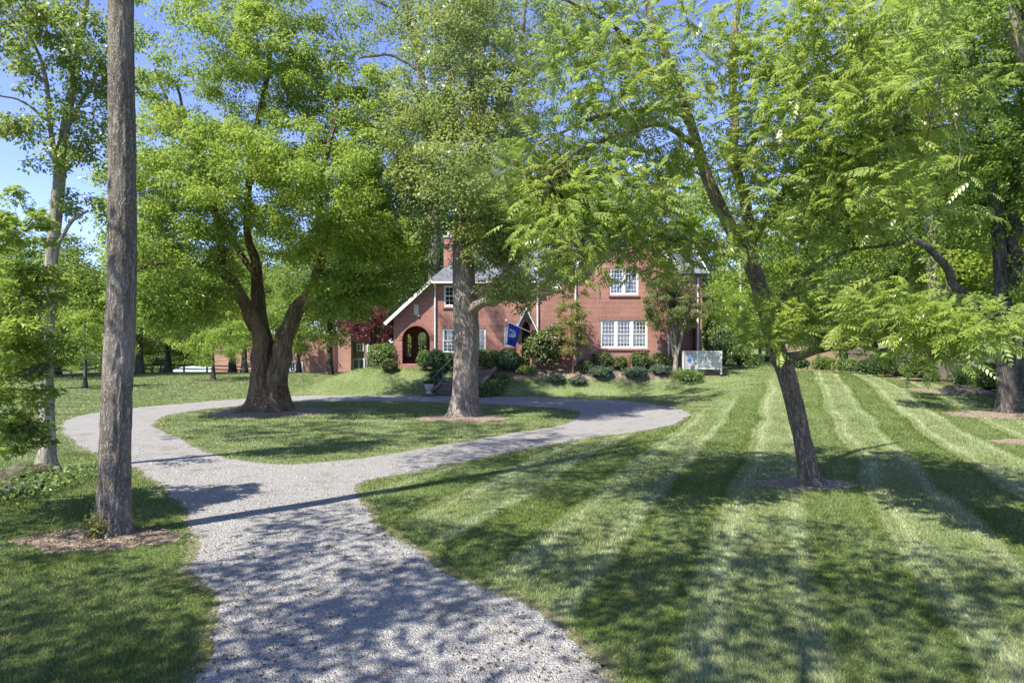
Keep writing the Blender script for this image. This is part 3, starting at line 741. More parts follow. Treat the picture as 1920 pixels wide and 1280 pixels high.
part(G().prism([(0, 0)]*0 or [(hx(812)+0.02, ZE-0.3), (hx(812)+0.24, ZE-0.3), (hx(812)+0.24, ZE), (hx(812)+0.02, ZE)], HY+0.3, BY), 'wall_plate', WHITE)
slab([(hx(723), HY-0.35, wing_r(723)), (hx(813), HY-0.35, wing_r(813)), (hx(813), 46.4, wing_r(813)), (hx(723), 46.4, wing_r(723))], 0.12, 'porch_roof')
cx_, cz_ = hx(1048), hz(473)
slab([(hx(1003), HY-0.3, hz(507)), (cx_, HY-0.3, cz_), (cx_, 46.2, cz_), (hx(1003), 46.2, hz(507))], 0.1, 'small_gable_roof')
slab([(cx_, HY-0.3, cz_+0.002), (hx(1080), HY-0.3, hz(498)), (hx(1080), 46.2, hz(498)), (cx_, 46.2, cz_+0.002)], 0.1, 'small_gable_roof')
slab([(GX0-0.12, GY-0.35, ZV-0.02), (GXM, GY-0.35, ZA+0.12), (GXM, 48, ZA+0.12), (GX0-0.12, 48, ZV-0.02)], 0.12, 'big_gable_roof')
slab([(GXM, GY-0.35, ZA+0.122), (GX1+0.3, GY-0.35, ZV-0.22), (GX1+0.3, 48, ZV-0.22), (GXM, 48, ZA+0.122)], 0.12, 'big_gable_roof')
# white rake boards
def rake(p, q, h=0.2): part(G().bar(p, q, 0.05, h), 'rake_board', WHITE)
yb = HY-0.38
rake((hx(723), yb, wing_r(723)+0.03), (hx(811), yb, wing_r(811)+0.03))
rake((hx(1003), yb+0.05, hz(507)), (cx_, yb+0.05, cz_)); rake((cx_, yb+0.048, cz_), (hx(1080), yb+0.048, hz(498)))
rake((GX0-0.1, GY-0.385, ZV), (GXM, GY-0.385, ZA+0.13)); rake((GXM, GY-0.383, ZA+0.13), (GX1+0.3, GY-0.383, ZV-0.2))
# gutters, valley box, downspouts
part(G().box(hx(806), hx(1009), HY-0.46, HY-0.36, ZE-0.1, ZE+0.03), 'gutter', WHITE)
part(G().box(hx(1074), hx(1084), HY-0.62, HY-0.4, hz(506), hz(494)), 'rainwater_head', WHITE)
def spout(px, y, z0, z1): part(G().tube([(hx(px, y), y-0.07, z1), (hx(px, y), y-0.07, z0)], 0.05, 8), 'downspout', WHITE)
for px, y, a, b in ((816, HY, 530, 664), (1008, HY, 508, 662), (1079, GY, 502, 686), (1253, GY, 505, 684)): spout(px, y, hz(b, y), hz(a, y))
part(G().bar((hx(815), HY-0.42, ZE-0.03), (hx(816), HY-0.07, ZE-0.35), 0.09, 0.09), 'downspout_elbow', WHITE)
# right recessed wing
WY = 43.0
rx0, rx1 = GX1-0.2, hx(1316, WY)
wall('wing_wall', rect(rx0, rx1, 1.0, 7.3), [rect(hx(1268, WY), hx(1305, WY), 1.42, hz(598, WY))], WY, 0.28)
part(G().box(rx0+0.3, rx1-0.3, WY+0.9, WY+1, 1.0, 5), 'porch_back', BRICK)
part(G().box(hx(1268, WY), hx(1305, WY), WY+0.3, WY+0.9, 1.38, 1.42), 'side_porch_floor', BRICK)
part(G().box(rx1-0.26, rx1, WY+0.285, BY, 1.0, 7.2), 'wing_side_wall', BRICK)
part(G().add([(rx1, WY+0.3, 7.2), (rx1, BY, 7.2), (rx1, 46.5, 9.3)], [(0, 1, 2)]), 'wing_end_gable', BRICK)
for px in (1266, 1308): spout(px, WY, 1.45, 7.0)
slab([(hx(1200), WY-0.35, 7.15), (hx(1325, WY), WY-0.35, 7.15), (hx(1325, WY), 46.5, 9.45), (hx(1200), 46.5, 9.45)], 0.12, 'wing_roof')
slab([(hx(1200), BY+0.2, 7.15), (hx(1325, WY), BY+0.2, 7.15), (hx(1325, WY), 46.5, 9.452), (hx(1200), 46.5, 9.452)], 0.12, 'wing_roof')
part(G().bar((hx(1325, WY)+0.03, WY-0.35, 7.2), (hx(1325, WY)+0.03, 46.5, 9.5), 0.05, 0.22), 'rake_board', WHITE)
part(G().bar((hx(1325, WY)+0.03, BY+0.2, 7.2), (hx(1325, WY)+0.03, 46.5, 9.502), 0.05, 0.22), 'rake_board', WHITE)
part(G().box(hx(1284, 44), hx(1290, 44), 43.9, 44.6, 7.6, 9.0), 'dark_roof_slit', DARKI)  # dark box added for the shaded slit between the roof parts
# chimney
g = G().box(hx(833, 44), hx(866, 44), 43.6, 44.6, 6.5, hz(447, 44)); ch = part(g, 'chimney', BRICK)
G().box(hx(833, 44)-0.05, hx(866, 44)+0.05, 43.55, 44.65, hz(447, 44), hz(443, 44)).build('chimney_cap', CONC, ch)
G().lathe([(0.13, 0), (0.11, 0.3), (0.13, 0.32)], (hx(842, 44), 44.1, hz(443, 44)), 10).build('chimney_pot', CONC, ch)
# entry vestibule with a pointed arch and steep little gable
EY = 39.95
ex0, ex1, exm = hx(968, EY), hx(1004, EY), hx(986, EY); ez = hz(619, EY); ep = hz(580, EY)
wall('entry_wall', [(ex0, 1.2), (ex1, 1.2), (ex1, ez), (exm, ep), (ex0, ez)], [arch(hx(978.5, EY), hx(993.5, EY), 1.45, hz(616, EY), 12, 0.22)], EY, 0.25)
for bb in ((ex0, ex0+0.2), (ex1-0.2, ex1)): part(G().box(*bb, EY+0.255, HY-0.005, 1.2, ez-0.02), 'entry_side_wall', BRICK)
slab([(ex0-0.16, EY-0.25, ez-0.2), (exm, EY-0.25, ep+0.05), (exm, HY, ep+0.05), (ex0-0.16, HY, ez-0.2)], 0.09, 'entry_roof')
slab([(exm, EY-0.25, ep+0.052), (ex1+0.16, EY-0.25, ez-0.2), (ex1+0.16, HY, ez-0.2), (exm, HY, ep+0.052)], 0.09, 'entry_roof')
rake((ex0-0.16, EY-0.28, ez-0.17), (exm, EY-0.28, ep+0.07), 0.13); rake((exm, EY-0.278, ep+0.07), (ex1+0.16, EY-0.278, ez-0.17), 0.07)
d = part(G().box(hx(977, EY), hx(995, EY), HY-0.12, HY-0.02, 1.45, hz(606, EY)), 'door', plain('door_wood', (0.10, 0.045, 0.03), 0.5))
G().lathe([(0.03, 0), (0.04, 0.03), (0.02, 0.06)], (hx(991, EY), HY-0.16, 2.45), 8).build('handle', IRON, d)

# ------------------------------------------------------------ flag on its pole
FY = EY - 0.3
a, b = W(995, 623, EY+0.02), W(949, 602, 38.9)
fl = thing('flag', 'blue flag with pale emblem hanging from angled pole beside the front door', 'flag', a); FO = off(fl)
g = G().tube([a, b], [0.022, 0.018], 8); g.build('pole', WHITE, fl, FO)
G().lathe([(0.0, 0), (0.05, 0.03), (0.05, 0.07), (0.0, 0.1)], b, 8).build('finial', WHITE, fl, FO)
c00, c10, c11, c01 = W(954.5, 604.6, 39.0), W(976, 614.5, 39.5), W(967, 651, 39.45), W(949.5, 645.5, 38.95)
def fpt(u, v, e=0.0):
    p = (c00*(1-u)+c10*u)*(1-v) + (c01*(1-u)+c11*u)*v
    wv = 0.07*v*math.sin(u*11+1.2*v) + 0.03*math.sin(u*23+2)*v
    return p + np.array((0.35*wv, -wv - e, -0.02*math.sin(u*9)*v))
nu, nv = 20, 16
V = [fpt(i/nu, j/nv) for j in range(nv+1) for i in range(nu+1)]
Fq = [(j*(nu+1)+i, j*(nu+1)+i+1, (j+1)*(nu+1)+i+1, (j+1)*(nu+1)+i) for j in range(nv) for i in range(nu)]
obj('cloth', np_mesh('cloth', V, np.array(Fq), True), BLUE, fl, FO)
def inm(u, v):                                          # ragged pale figure
    r = vnoise(u*14, v*14, 3)
    return (abs(u - 0.52 + 0.55*(v-0.4)) < 0.13 and 0.25 < v < 0.62 and r > 0.32) or (u-0.64)**2 + (v-0.46)**2 < 0.010 or (abs(v-0.30) < 0.05 and 0.12 < u < 0.5 and r > 0.4) or (abs(v-0.44) < 0.035 and 0.1 < u < 0.4 and r > 0.3) or (abs(u-0.2) < 0.07 and 0.5 < v < 0.62 and r > 0.35)
n2 = 44; Fe = []; Ve = [fpt(i/n2, j/n2, 0.012) for j in range(n2+1) for i in range(n2+1)]
for j in range(n2):
    for i in range(n2):
        if inm((i+.5)/n2, (j+.5)/n2): Fe.append((j*(n2+1)+i, j*(n2+1)+i+1, (j+1)*(n2+1)+i+1, (j+1)*(n2+1)+i))
obj('emblem', np_mesh('emblem', Ve, np.array(Fe), True), EMBL, fl, FO)

# ------------------------------------------------------------ steps up the bank, rail, urn
st0 = np.array((hx(846, 37.4), 37.35)); dirv = unit(np.array((0.42, 0.9))); perp = np.array((dirv[1], -dirv[0])); wdt = 1.15
stairs = thing('stone_steps', 'dark stone steps climbing the bank from the drive', 'steps', (st0[0], st0[1], 0)); SO = off(stairs)
NS = 9
for k in range(NS):
    g = G(); z1 = 0.155*(k+1); c0 = st0 + dirv*0.31*k; c1 = c0 + dirv*0.36
    q = [c0 - perp*wdt, c0 + perp*wdt, c1 + perp*wdt, c1 - perp*wdt]
    g.add([(p[0], p[1], z1-0.155-0.25) for p in q] + [(p[0], p[1], z1-0.05) for p in q], [(0,3,2,1),(4,5,6,7),(0,1,5,4),(1,2,6,5),(2,3,7,6),(3,0,4,7)])
    rs = g.build('riser', BRICK if k % 1 else STEPST, stairs, SO)
    cc = c0 - dirv*0.03; q = [cc - perp*(wdt+0.02), cc + perp*(wdt+0.02), c1 + perp*(wdt+0.02), c1 - perp*(wdt+0.02)]
    G().add([(p[0], p[1], z1-0.05) for p in q] + [(p[0], p[1], z1) for p in q], [(0,3,2,1),(4,5,6,7),(0,1,5,4),(1,2,6,5),(2,3,7,6),(3,0,4,7)]).build('step', STEPST, stairs, SO)
for s in (-1, 1):
    p0 = st0 - dirv*0.05 + perp*s*(wdt+0.17); p1 = st0 + dirv*0.31*NS + perp*s*(wdt+0.17)
    V, Fq = tube(np.column_stack([np.linspace(p0[0], p1[0], 26), np.linspace(p0[1], p1[1], 26), np.linspace(0.12, 1.42, 26)]), np.full(26, 0.12), 10,
                 1 + 0.35*(vnoise(np.arange(26)[:, None]*0.9, np.arange(10)[None]*0.8, s)-0.5))
    obj('cheek_wall', np_mesh('cheek_wall', V, Fq, True), CHEEK, stairs, SO)
p0 = st0 - perp*(wdt+0.02) + dirv*0.1; p1 = st0 + dirv*0.31*NS - perp*(wdt+0.02)
rail = thing('hand_rail', 'thin blue grey iron handrail along the left of the steps', 'handrail', (p0[0], p0[1], 0.1)); RO = off(rail)
g = G().tube([(p0[0]-0.1, p0[1]-0.1, 0.98), (p0[0], p0[1], 1.05), (p1[0], p1[1], 2.35), (p1[0]+0.2, p1[1]+0.3, 2.36)], 0.028, 8); g.build('rail', IRON, rail, RO)
for t in (0.02, 0.36, 0.68, 0.98):
    p = p0 + (p1-p0)*t; zt = 1.05 + 1.3*t; G().tube([(p[0], p[1], zt-0.95), (p[0], p[1], zt)], 0.018, 6).build('post', IRON, rail, RO)
up_ = W(804, 738, 37.2); up_[2] = 0.17
ub = G().box(up_[0]-0.35, up_[0]+0.32, up_[1]-0.3, up_[1]+0.35, -0.05, 0.168); tag(ub.build('stone_plinth', STEPST), 'low stone slab under the urn at the foot of the steps', 'plinth')
urn = thing('garden_urn', 'pale stone urn at the foot of the steps', 'urn', up_)
G().lathe([(0.17, 0), (0.17, 0.05), (0.1, 0.09), (0.09, 0.15), (0.16, 0.22), (0.23, 0.34), (0.235, 0.44)], (0, 0, 0), 18).build('bowl', CONC, urn, smooth=True)
G().lathe([(0.235, 0.435), (0.275, 0.46), (0.275, 0.5), (0.23, 0.5), (0.19, 0.42)], (0, 0, 0), 18).build('rim', CONC, urn, smooth=True)

# ------------------------------------------------------------ the near trees
def ws(x, y, z, r): return (960 + x*F/y, 640 - (z-CAM_H)*F/y, y, 2*r*F/y)
def we(x, y, z, rx, ry, rz, n): return (960 + x*F/y, 640 - (z-CAM_H)*F/y, y, rx*F/y, rz*F/y, ry, n)
# foreground trunk; its crown is above the picture and shades the drive
world_tree('tall_tree', 'tall straight grey trunk standing in mulch beside the drive, nearest the camera', W(210, 1003, 10.55)*np.array((1, 1, 0)),
    [(207, 1016, 10.55, 63.2), (210, 985, 10.55, 59.5), (214, 920, 10.55, 55.8), (217, 800, 10.55, 52.1), (224, 640, 10.6, 50.2), (229, 480, 10.6, 48.4), (229, 300, 10.65, 45.6), (226, 0, 10.7, 41.9), (226, -500, 10.8, 35.3), (235, -1100, 11, 20.5)],
    [[(227, -330, 10.8, 22), (420, -520, 10.2, 14), (640, -760, 10.5, 5)], [(226, -450, 10.8, 22), (60, -620, 10.5, 14), (-200, -800, 9.5, 5)], [(226, -560, 10.9, 20), (420, -820, 12.6, 12), (600, -1050, 13.5, 5)]],
    BARK_GREY, L_BIG, [(330, -640, 10.8, 560, 270, 4.8, 300)], 42, 0.62, 0.15, tseg=72, amp=0.022, freq=18, flare=0.42, fh=0.2, trunk_n=420)
o = obj('ivy', np_mesh('ivy', *rhomb_leaves(np.array((W(200, 985, 10.55)*np.array((1, 1, 0)) + np.array((0.0, -0.30, 0.17)))) + rng.normal(0, 1, (420, 3))*np.array((0.09, 0.035, 0.13)), 0.05, 0.7, 0.2, 0.8)), L_IVY, kind='stuff')
tag(o, 'small tuft of yellow green ivy at the foot of the nearest trunk', 'ivy')

# many-stemmed tree on the island
BT = [(503, 772, 29.3, 78), (504, 752, 29.3, 68), (503, 725, 29.3, 61), (503, 700, 29.3, 58), (501, 680, 29.3, 50), (492, 640, 29.4, 34), (486, 600, 29.5, 27), (482, 540, 29.6, 21), (478, 490, 29.8, 17), (462, 430, 30, 13), (470, 300, 30, 12), (500, 150, 30, 9), (510, 20, 30, 4)]
BL = [[(489, 740, 28.9, 28), (489, 690, 28.8, 30), (484, 640, 28.7, 26), (474, 595, 28.6, 23), (446, 545, 28.2, 20), (421, 511, 27.9, 17), (421, 465, 27.6, 13), (402, 413, 27.2, 12), (390, 340, 26.4, 10), (340, 240, 25.6, 6)],
      [(421, 508, 27.9, 14), (380, 497, 27.3, 11), (313, 492, 26.6, 7), (265, 505, 26, 4)],
      [(517, 742, 28.9, 30), (519, 690, 28.8, 34), (533, 640, 28.9, 31), (551, 593, 29.2, 27), (572, 563, 29.3, 24), (592, 530, 29.5, 17), (638, 495, 29.8, 13), (671, 450, 30, 9), (700, 360, 30, 5)],
      [(573, 564, 29.2, 21), (621, 547, 28.6, 14), (670, 520, 28.0, 9), (730, 520, 27.6, 5)],
      [(590, 532, 29.5, 20), (605, 470, 29, 14), (598, 360, 27.6, 11), (625, 230, 26.8, 8), (640, 120, 30.5, 4)],
      [(444, 545, 28.2, 11), (372, 549, 27, 9), (323, 564, 26.4, 7), (282, 597, 26, 4)],
      [(480, 520, 29.7, 12), (390, 380, 29.5, 10), (345, 230, 29.5, 8), (320, 200, 29.5, 6), (290, 130, 29.5, 4)],
      [(470, 300, 30, 9), (440, 240, 30, 8), (360, 235, 29.5, 6), (330, 160, 29, 4)]]
world_tree('big_tree', 'massive many stemmed tree with fluted brown trunk on the grass island', (W(503, 765, 29.3)[0], 29.3, 0), BT, BL, BARK_BROWN, L_BIG,
    [(420, 120, 29.5, 170, 150, 4.5, 150), (590, 130, 30, 140, 130, 4.5, 130), (380, 330, 28.5, 150, 120, 4.5, 140), (560, 330, 28.5, 150, 120, 4.5, 130), (700, 280, 29.5, 85, 150, 3.5, 130), (270, 380, 28, 60, 110, 3, 44),
     (330, 480, 27.5, 110, 110, 4, 90), (700, 470, 28.6, 110, 95, 3.2, 100), (610, 440, 26.6, 110, 60, 1.8, 26), (450, 400, 26, 110, 50, 1.6, 22), (300, 560, 26.5, 70, 50, 2.5, 26), (660, 555, 28.4, 80, 42, 2.5, 50), (755, 490, 28, 40, 50, 2, 14), (300, 590, 26.3, 60, 40, 2.2, 22), (380, 560, 26.2, 70, 40, 2, 22), (470, -90, 30, 200, 110, 4.5, 80), (420, 300, 24, 170, 90, 1.8, 44), (600, 320, 24, 120, 80, 1.8, 30), (670, 460, 33.8, 100, 70, 2.2, 50)],
    158, 0.60, 0.148, 0.46, tseg=56, amp=0.05, freq=6, flute=0.30, flare=0.55, fh=0.25, lobes=7, trunk_n=120)

# island tree by the steps
world_tree('straight_tree', 'tan barked tree with one thick straight trunk in front of the steps', (W(870, 780, 27.4)[0], 27.4, 0),
    [(870, 784, 27.4, 58), (870, 765, 27.4, 52), (871, 730, 27.4, 47), (872, 690, 27.4, 45), (874, 640, 27.4, 46), (873, 600, 27.4, 46), (870, 560, 27.4, 45), (868, 500, 27.4, 39), (868, 430, 27.4, 35), (872, 380, 27.4, 30), (884, 330, 27.4, 24), (890, 240, 27.5, 18), (880, 130, 27.6, 12), (885, 0, 27.8, 7)],
    [[(880, 585, 27.2, 24), (903, 566, 27.0, 17), (930, 566, 26.8, 14), (938, 545, 26.7, 14), (942, 515, 26.6, 11), (960, 483, 26.4, 8), (985, 440, 26.2, 4)],
     [(866, 345, 27.3, 12), (830, 345, 27.0, 11), (805, 352, 26.8, 9), (788, 372, 26.6, 5)], [(868, 420, 27.4, 22), (858, 350, 27.6, 17), (850, 240, 27.8, 12), (835, 120, 28, 8), (810, 20, 28, 5)],
     [(886, 310, 27.4, 15), (930, 230, 27.0, 9), (960, 150, 26.8, 5)], [(860, 330, 27.6, 11), (800, 230, 27.5, 8), (770, 160, 27.3, 4)]],
    BARK_TAN, L_MID, [(860, 130, 27.5, 130, 95, 3.2, 100), (930, 210, 27.0, 95, 90, 3, 80), (795, 250, 27.3, 85, 85, 3, 76), (870, 300, 26.4, 125, 90, 2.4, 76), (790, 345, 27, 65, 50, 2, 36), (940, 400, 26.6, 75, 75, 2.2, 66), (960, 540, 26.3, 60, 45, 1.6, 34), (860, 40, 27.6, 120, 60, 3, 50), (800, 410, 26.8, 30, 35, 1.4, 8), (950, 455, 26.4, 60, 45, 1.5, 40), (900, 440, 26, 60, 50, 1.0, 22), (870, -80, 27.6, 150, 80, 4, 60), (880, 330, 23.6, 110, 70, 1.6, 40), (915, 470, 32.5, 90, 60, 2.0, 44)],
    105, 0.60, 0.135, 0.55, tseg=56, amp=0.04, freq=8, flute=0.07, flare=0.3, fh=0.28, lobes=6, trunk_n=150)

# walnut with feathery compound leaves
def compound(kind):
    r = np.random.default_rng(kind); V = []; Fq = []
    npair = 6; drop = 0.16 + 0.10*kind
    ax = lambda s: np.array((s*(1 - 0.12*s*kind*0.3), 0, 0.12*s - drop*s*s*1.6))
    for i in range(4):                                        # rachis
        a, b = ax(i/4), ax((i+1)/4); n = len(V); w = 0.008
        V += [a + (0, -w, 0), a + (0, w, 0), b + (0, w*0.7, 0), b + (0, -w*0.7, 0)]; Fq.append((n, n+1, n+2, n+3))
    for i in range(npair):
        s = 0.24 + 0.74*i/(npair-1); p = ax(s); L = 0.27*math.sin(math.pi*(0.24 + 0.62*i/(npair-1)))*r.uniform(0.85, 1.1) + 0.03
        for sd_ in (-1, 1):
            d = np.array((0.42 + 0.3*s, sd_*0.85, -0.30 - 0.22*r.uniform())); d /= np.linalg.norm(d)
            q = np.cross(d, (0, 0, 1.0)); q /= np.linalg.norm(q); w = L*0.225; n = len(V); nn = np.cross(q, d)
            V += [p, p + d*L*0.4 + q*w + nn*w*0.35, p + d*L + (0, 0, -0.16*L), p + d*L*0.4 - q*w + nn*w*0.35]; Fq.append((n, n+1, n+2, n+3))
    p = ax(1.0); n = len(V); L = 0.17
    V += [p, p + (L*0.4, 0.03, -0.02), p + (L, 0, -0.10), p + (L*0.4, -0.03, -0.02)]; Fq.append((n, n+1, n+2, n+3))
    return np.array(V), np.array(Fq)
CT = [compound(k) for k in range(3)]
def walnut_leaves(per, size, parts, leaf, mats=[]):
    def fn(t, L0, cl, rad, P):
        m = len(cl); idx = np.repeat(np.arange(m), per); n = len(idx)
        f = rng.uniform(0.45, 1.0, n); tip = P[idx, 3]*(1-f)[:, None] + P[idx, 5]*f[:, None] + rng.normal(0, 0.15, (n, 3))
        out = P[idx, 5] - P[idx, 3]; az = np.arctan2(out[:, 1], out[:, 0]) + rng.normal(0, 1.1, n)
        el = rng.normal(0.02, 0.5, n); roll = rng.normal(0, 0.6, n); s = size*rng.uniform(0.5, 1.35, n)
        tip = tip + np.column_stack([np.cos(az), np.sin(az), np.zeros(n)])*0.05
        D = np.column_stack([np.cos(az)*np.cos(el), np.sin(az)*np.cos(el), np.sin(el)]); Sx = unit(np.cross((0, 0, 1.0), D)); N = np.cross(D, Sx)
        S2 = Sx*np.cos(roll)[:, None] + N*np.sin(roll)[:, None]; N2 = np.cross(D, S2)
        kinds = rng.integers(0, 3, n); scr = np.zeros(n)
        px = 960 + F*tip[:, 0]/np.maximum(tip[:, 1], 0.1); py = 640 - F*(tip[:, 2]-CAM_H)/np.maximum(tip[:, 1], 0.1)
        ok = (px > 20) & (px < 1900) & (py > 10) & (py < 1270); scr[ok] = s[ok]/tip[ok, 1]
        near = np.argsort(-scr)[:parts] if parts else np.array([], int); isn = np.zeros(n, bool); isn[near] = True
        from mathutils import Matrix
        if parts:
            lm = [np_mesh('leaf', v, f) for v, f in CT]
            for q in lm: q.materials.append(leaf)
            for i in near:
                o = bpy.data.objects.new('leaf', lm[kinds[i]]); link(o, t)
                M = Matrix([list(D[i]*s[i]) + [0], list(S2[i]*s[i]) + [0], list(N2[i]*s[i]) + [0], [0, 0, 0, 1]]).transposed()
                M.translation = Vector(tip[i]) + Vector(L0); o.matrix_basis = M
        VV, FF, c = [], [], 0
        for k in range(3):
            v, f = CT[k]; w = (~isn) & (kinds == k); q = w.sum()
            X = tip[w][:, None] + s[w][:, None, None]*(v[None, :, :1]*D[w][:, None] + v[None, :, 1:2]*S2[w][:, None] + v[None, :, 2:]*N2[w][:, None])
            VV.append(X.reshape(-1, 3)); FF.append(((np.arange(q)*len(v))[:, None, None] + f[None]).reshape(-1, 4) + c); c += q*len(v)
        obj('crown', np_mesh('crown', np.concatenate(VV), np.concatenate(FF)), leaf, t, L0, 'stuff')
    return fn
WT = [(1521, 912, 14.2, 44), (1516, 890, 14.2, 37), (1506, 830, 14.2, 33), (1490, 760, 14.2, 33), (1474, 700, 14.2, 34), (1456, 655, 14.25, 34), (1442, 600, 14.3, 31), (1428, 550, 14.3, 30), (1408, 497, 14.3, 29), (1385, 460, 14.3, 24), (1352, 390, 14.25, 24), (1325, 330, 14.2, 21), (1302, 255, 14.1, 18), (1275, 170, 14.0, 16), (1240, 80, 13.9, 14), (1212, 0, 13.8, 12), (1190, -120, 13.7, 8), (1180, -260, 13.6, 4)]
WL = [[(1406, 500, 14.3, 28), (1413, 455, 14.4, 24), (1403, 385, 14.5, 21), (1382, 310, 14.6, 18), (1370, 220, 14.7, 16), (1374, 120, 14.8, 14), (1385, 0, 14.9, 11), (1400, -150, 15, 6)],
      [(1462, 672, 14.1, 22), (1490, 668, 13.8, 18), (1540, 652, 13.2, 16), (1590, 645, 12.5, 15), (1630, 628, 11.8, 13), (1665, 605, 11.1, 10), (1740, 600, 10.4, 7), (1830, 610, 9.7, 4)],
      [(1398, 486, 14.2, 20), (1360, 470, 13.8, 14), (1325, 455, 13.3, 12), (1270, 450, 12.7, 11), (1215, 440, 12.1, 9), (1160, 462, 11.6, 6), (1090, 470, 11.2, 3)],
      [(1292, 215, 14.1, 14), (1240, 207, 13.6, 11), (1180, 206, 13.1, 9), (1100, 225, 12.6, 7), (1020, 262, 12.2, 5), (970, 290, 12, 3)],
      [(1310, 280, 14.1, 12), (1240, 232, 13.0, 10), (1170, 250, 12.2, 8), (1090, 280, 11.4, 6), (1030, 320, 10.9, 4)],
      [(1412, 452, 14.3, 16), (1480, 350, 13.4, 12), (1580, 290, 12.4, 10), (1660, 260, 11.3, 7), (1790, 230, 9.8, 4)],
      [(1385, 310, 14.5, 13), (1450, 210, 13.6, 10), (1540, 120, 12.8, 8), (1660, 60, 12, 5)],
      [(1600, 643, 12.4, 9), (1650, 655, 11.6, 7), (1690, 640, 10.4, 4)], [(1290, 230, 14.1, 12), (1160, 60, 13.2, 8), (1060, 0, 12.6, 5)],
      [(1440, 600, 14.2, 14), (1500, 520, 13.2, 10), (1600, 470, 12.2, 7), (1700, 450, 11, 4)]]
world_tree('walnut_tree', 'leaning tree with feathery compound leaves on the striped right lawn', (W(1520, 905, 14.2)[0], 14.2, 0), WT, WL, BARK_WALNUT, L_WAL,
    [(1120, 180, 12.3, 150, 110, 1.8, 56), (1130, 60, 12.8, 170, 70, 2, 50), (1100, 350, 11.6, 140, 80, 1.5, 52), (1180, 420, 12.0, 110, 60, 1.3, 30), (1050, 430, 11.4, 90, 70, 1.3, 34), (1010, 330, 11.8, 80, 80, 1.2, 36), (1090, 500, 11.3, 60, 45, 1.0, 9), (1200, 500, 12.2, 40, 40, 0.8, 7), (1270, 470, 12.6, 50, 30, 0.8, 9), (1310, 100, 13.5, 130, 110, 2.2, 44), (1500, 90, 12.8, 140, 110, 2.4, 74), (1480, 250, 12.6, 130, 100, 2.2, 76), (1620, 210, 11.2, 170, 110, 2.2, 96),
     (1550, 370, 12.2, 140, 75, 2.0, 58), (1680, 370, 10.8, 110, 60, 1.6, 16), (1550, 560, 12.6, 110, 55, 1.5, 32), (1690, 600, 10.8, 120, 65, 1.3, 54), (1810, 620, 9.8, 95, 45, 0.9, 32), (1440, 600, 13.4, 70, 60, 1.0, 20), (1230, 290, 12.6, 110, 70, 1.6, 24), (1400, 420, 13.2, 60, 50, 1.2, 10), (1330, 480, 12.8, 60, 22, 1, 5), (1650, 80, 11.5, 150, 90, 2.2, 50)],
    0, 0.4, 0.4, tseg=40, amp=0.014, freq=15, flare=0.30, fh=0.14, trunk_n=170, leaf_fn=walnut_leaves(12, 0.345, 300, L_WAL), twk=4, up=0.10)

# right-hand maples
world_tree('dark_maple', 'dark barked tree with split upper stems near the right fence', (W(1889, 780, 27.4)[0], 27.4, 0),
    [(1889, 786, 27.4, 42), (1889, 760, 27.4, 35), (1887, 700, 27.4, 33), (1884, 620, 27.4, 31), (1880, 560, 27.4, 28), (1878, 500, 27.4, 25), (1872, 430, 27.4, 24), (1858, 340, 27.3, 18), (1830, 200, 27.2, 13), (1820, 40, 27, 8)],
    [[(1886, 695, 27.4, 22), (1857, 631, 27.2, 20), (1826, 578, 27, 18), (1796, 526, 26.8, 16), (1768, 492, 26.5, 14), (1702, 436, 26, 11), (1640, 425, 25.6, 6)],
     [(1880, 560, 27.4, 24), (1905, 480, 27.2, 20), (1900, 380, 27, 17), (1925, 260, 27, 13), (1940, 100, 27, 8)], [(1872, 440, 27.4, 18), (1850, 330, 27, 14), (1800, 260, 26.5, 9), (1750, 180, 26, 5)]],
    BARK_DARK, L_MAP, [(1800, 120, 27, 150, 130, 4, 130), (1900, 250, 27, 110, 150, 4, 110), (1740, 300, 27, 120, 110, 3.5, 100), (1880, 400, 27.5, 80, 70, 2.5, 34), (1930, 520, 27, 40, 60, 2, 12), (1960, 120, 27, 110, 150, 4, 80), (1660, 420, 26, 60, 40, 2, 18)],
    110, 0.62, 0.14, 0.7, tseg=44, amp=0.03, freq=8, flare=0.3, flute=0.05, trunk_n=110)
pz = float(H((1768-960)*42/F, 42))
def zpy(z, Y): return 640 + (CAM_H - z)*F/Y
world_tree('pale_twin_tree', 'tall pale barked tree with twin trunks before the right fence', ((1766-960)*42/F, 42, pz),
    [(1766, zpy(pz, 42)+4, 42, 42), (1764, 700, 42, 33), (1760, 640, 42, 30), (1758, 580, 42, 28), (1750, 480, 42, 25), (1742, 380, 42, 22), (1735, 250, 42, 18), (1740, 60, 42, 13), (1745, -120, 42, 7)],
    [[(1761, 600, 42, 24), (1775, 540, 42, 22), (1782, 460, 42, 20), (1792, 360, 42, 17), (1795, 200, 42, 13), (1790, 0, 42, 8)]],
    BARK_PALE, L_MAP, [(1740, 60, 42, 160, 130, 5, 110), (1640, 200, 42, 120, 110, 5, 80), (1790, -60, 42, 150, 90, 5, 60), (1800, 330, 43, 110, 90, 4, 60), (1690, 330, 43, 90, 60, 4, 40)],
    80, 0.85, 0.2, 0.7, tseg=30, amp=0.03, freq=6, flare=0.4, trunk_n=70)
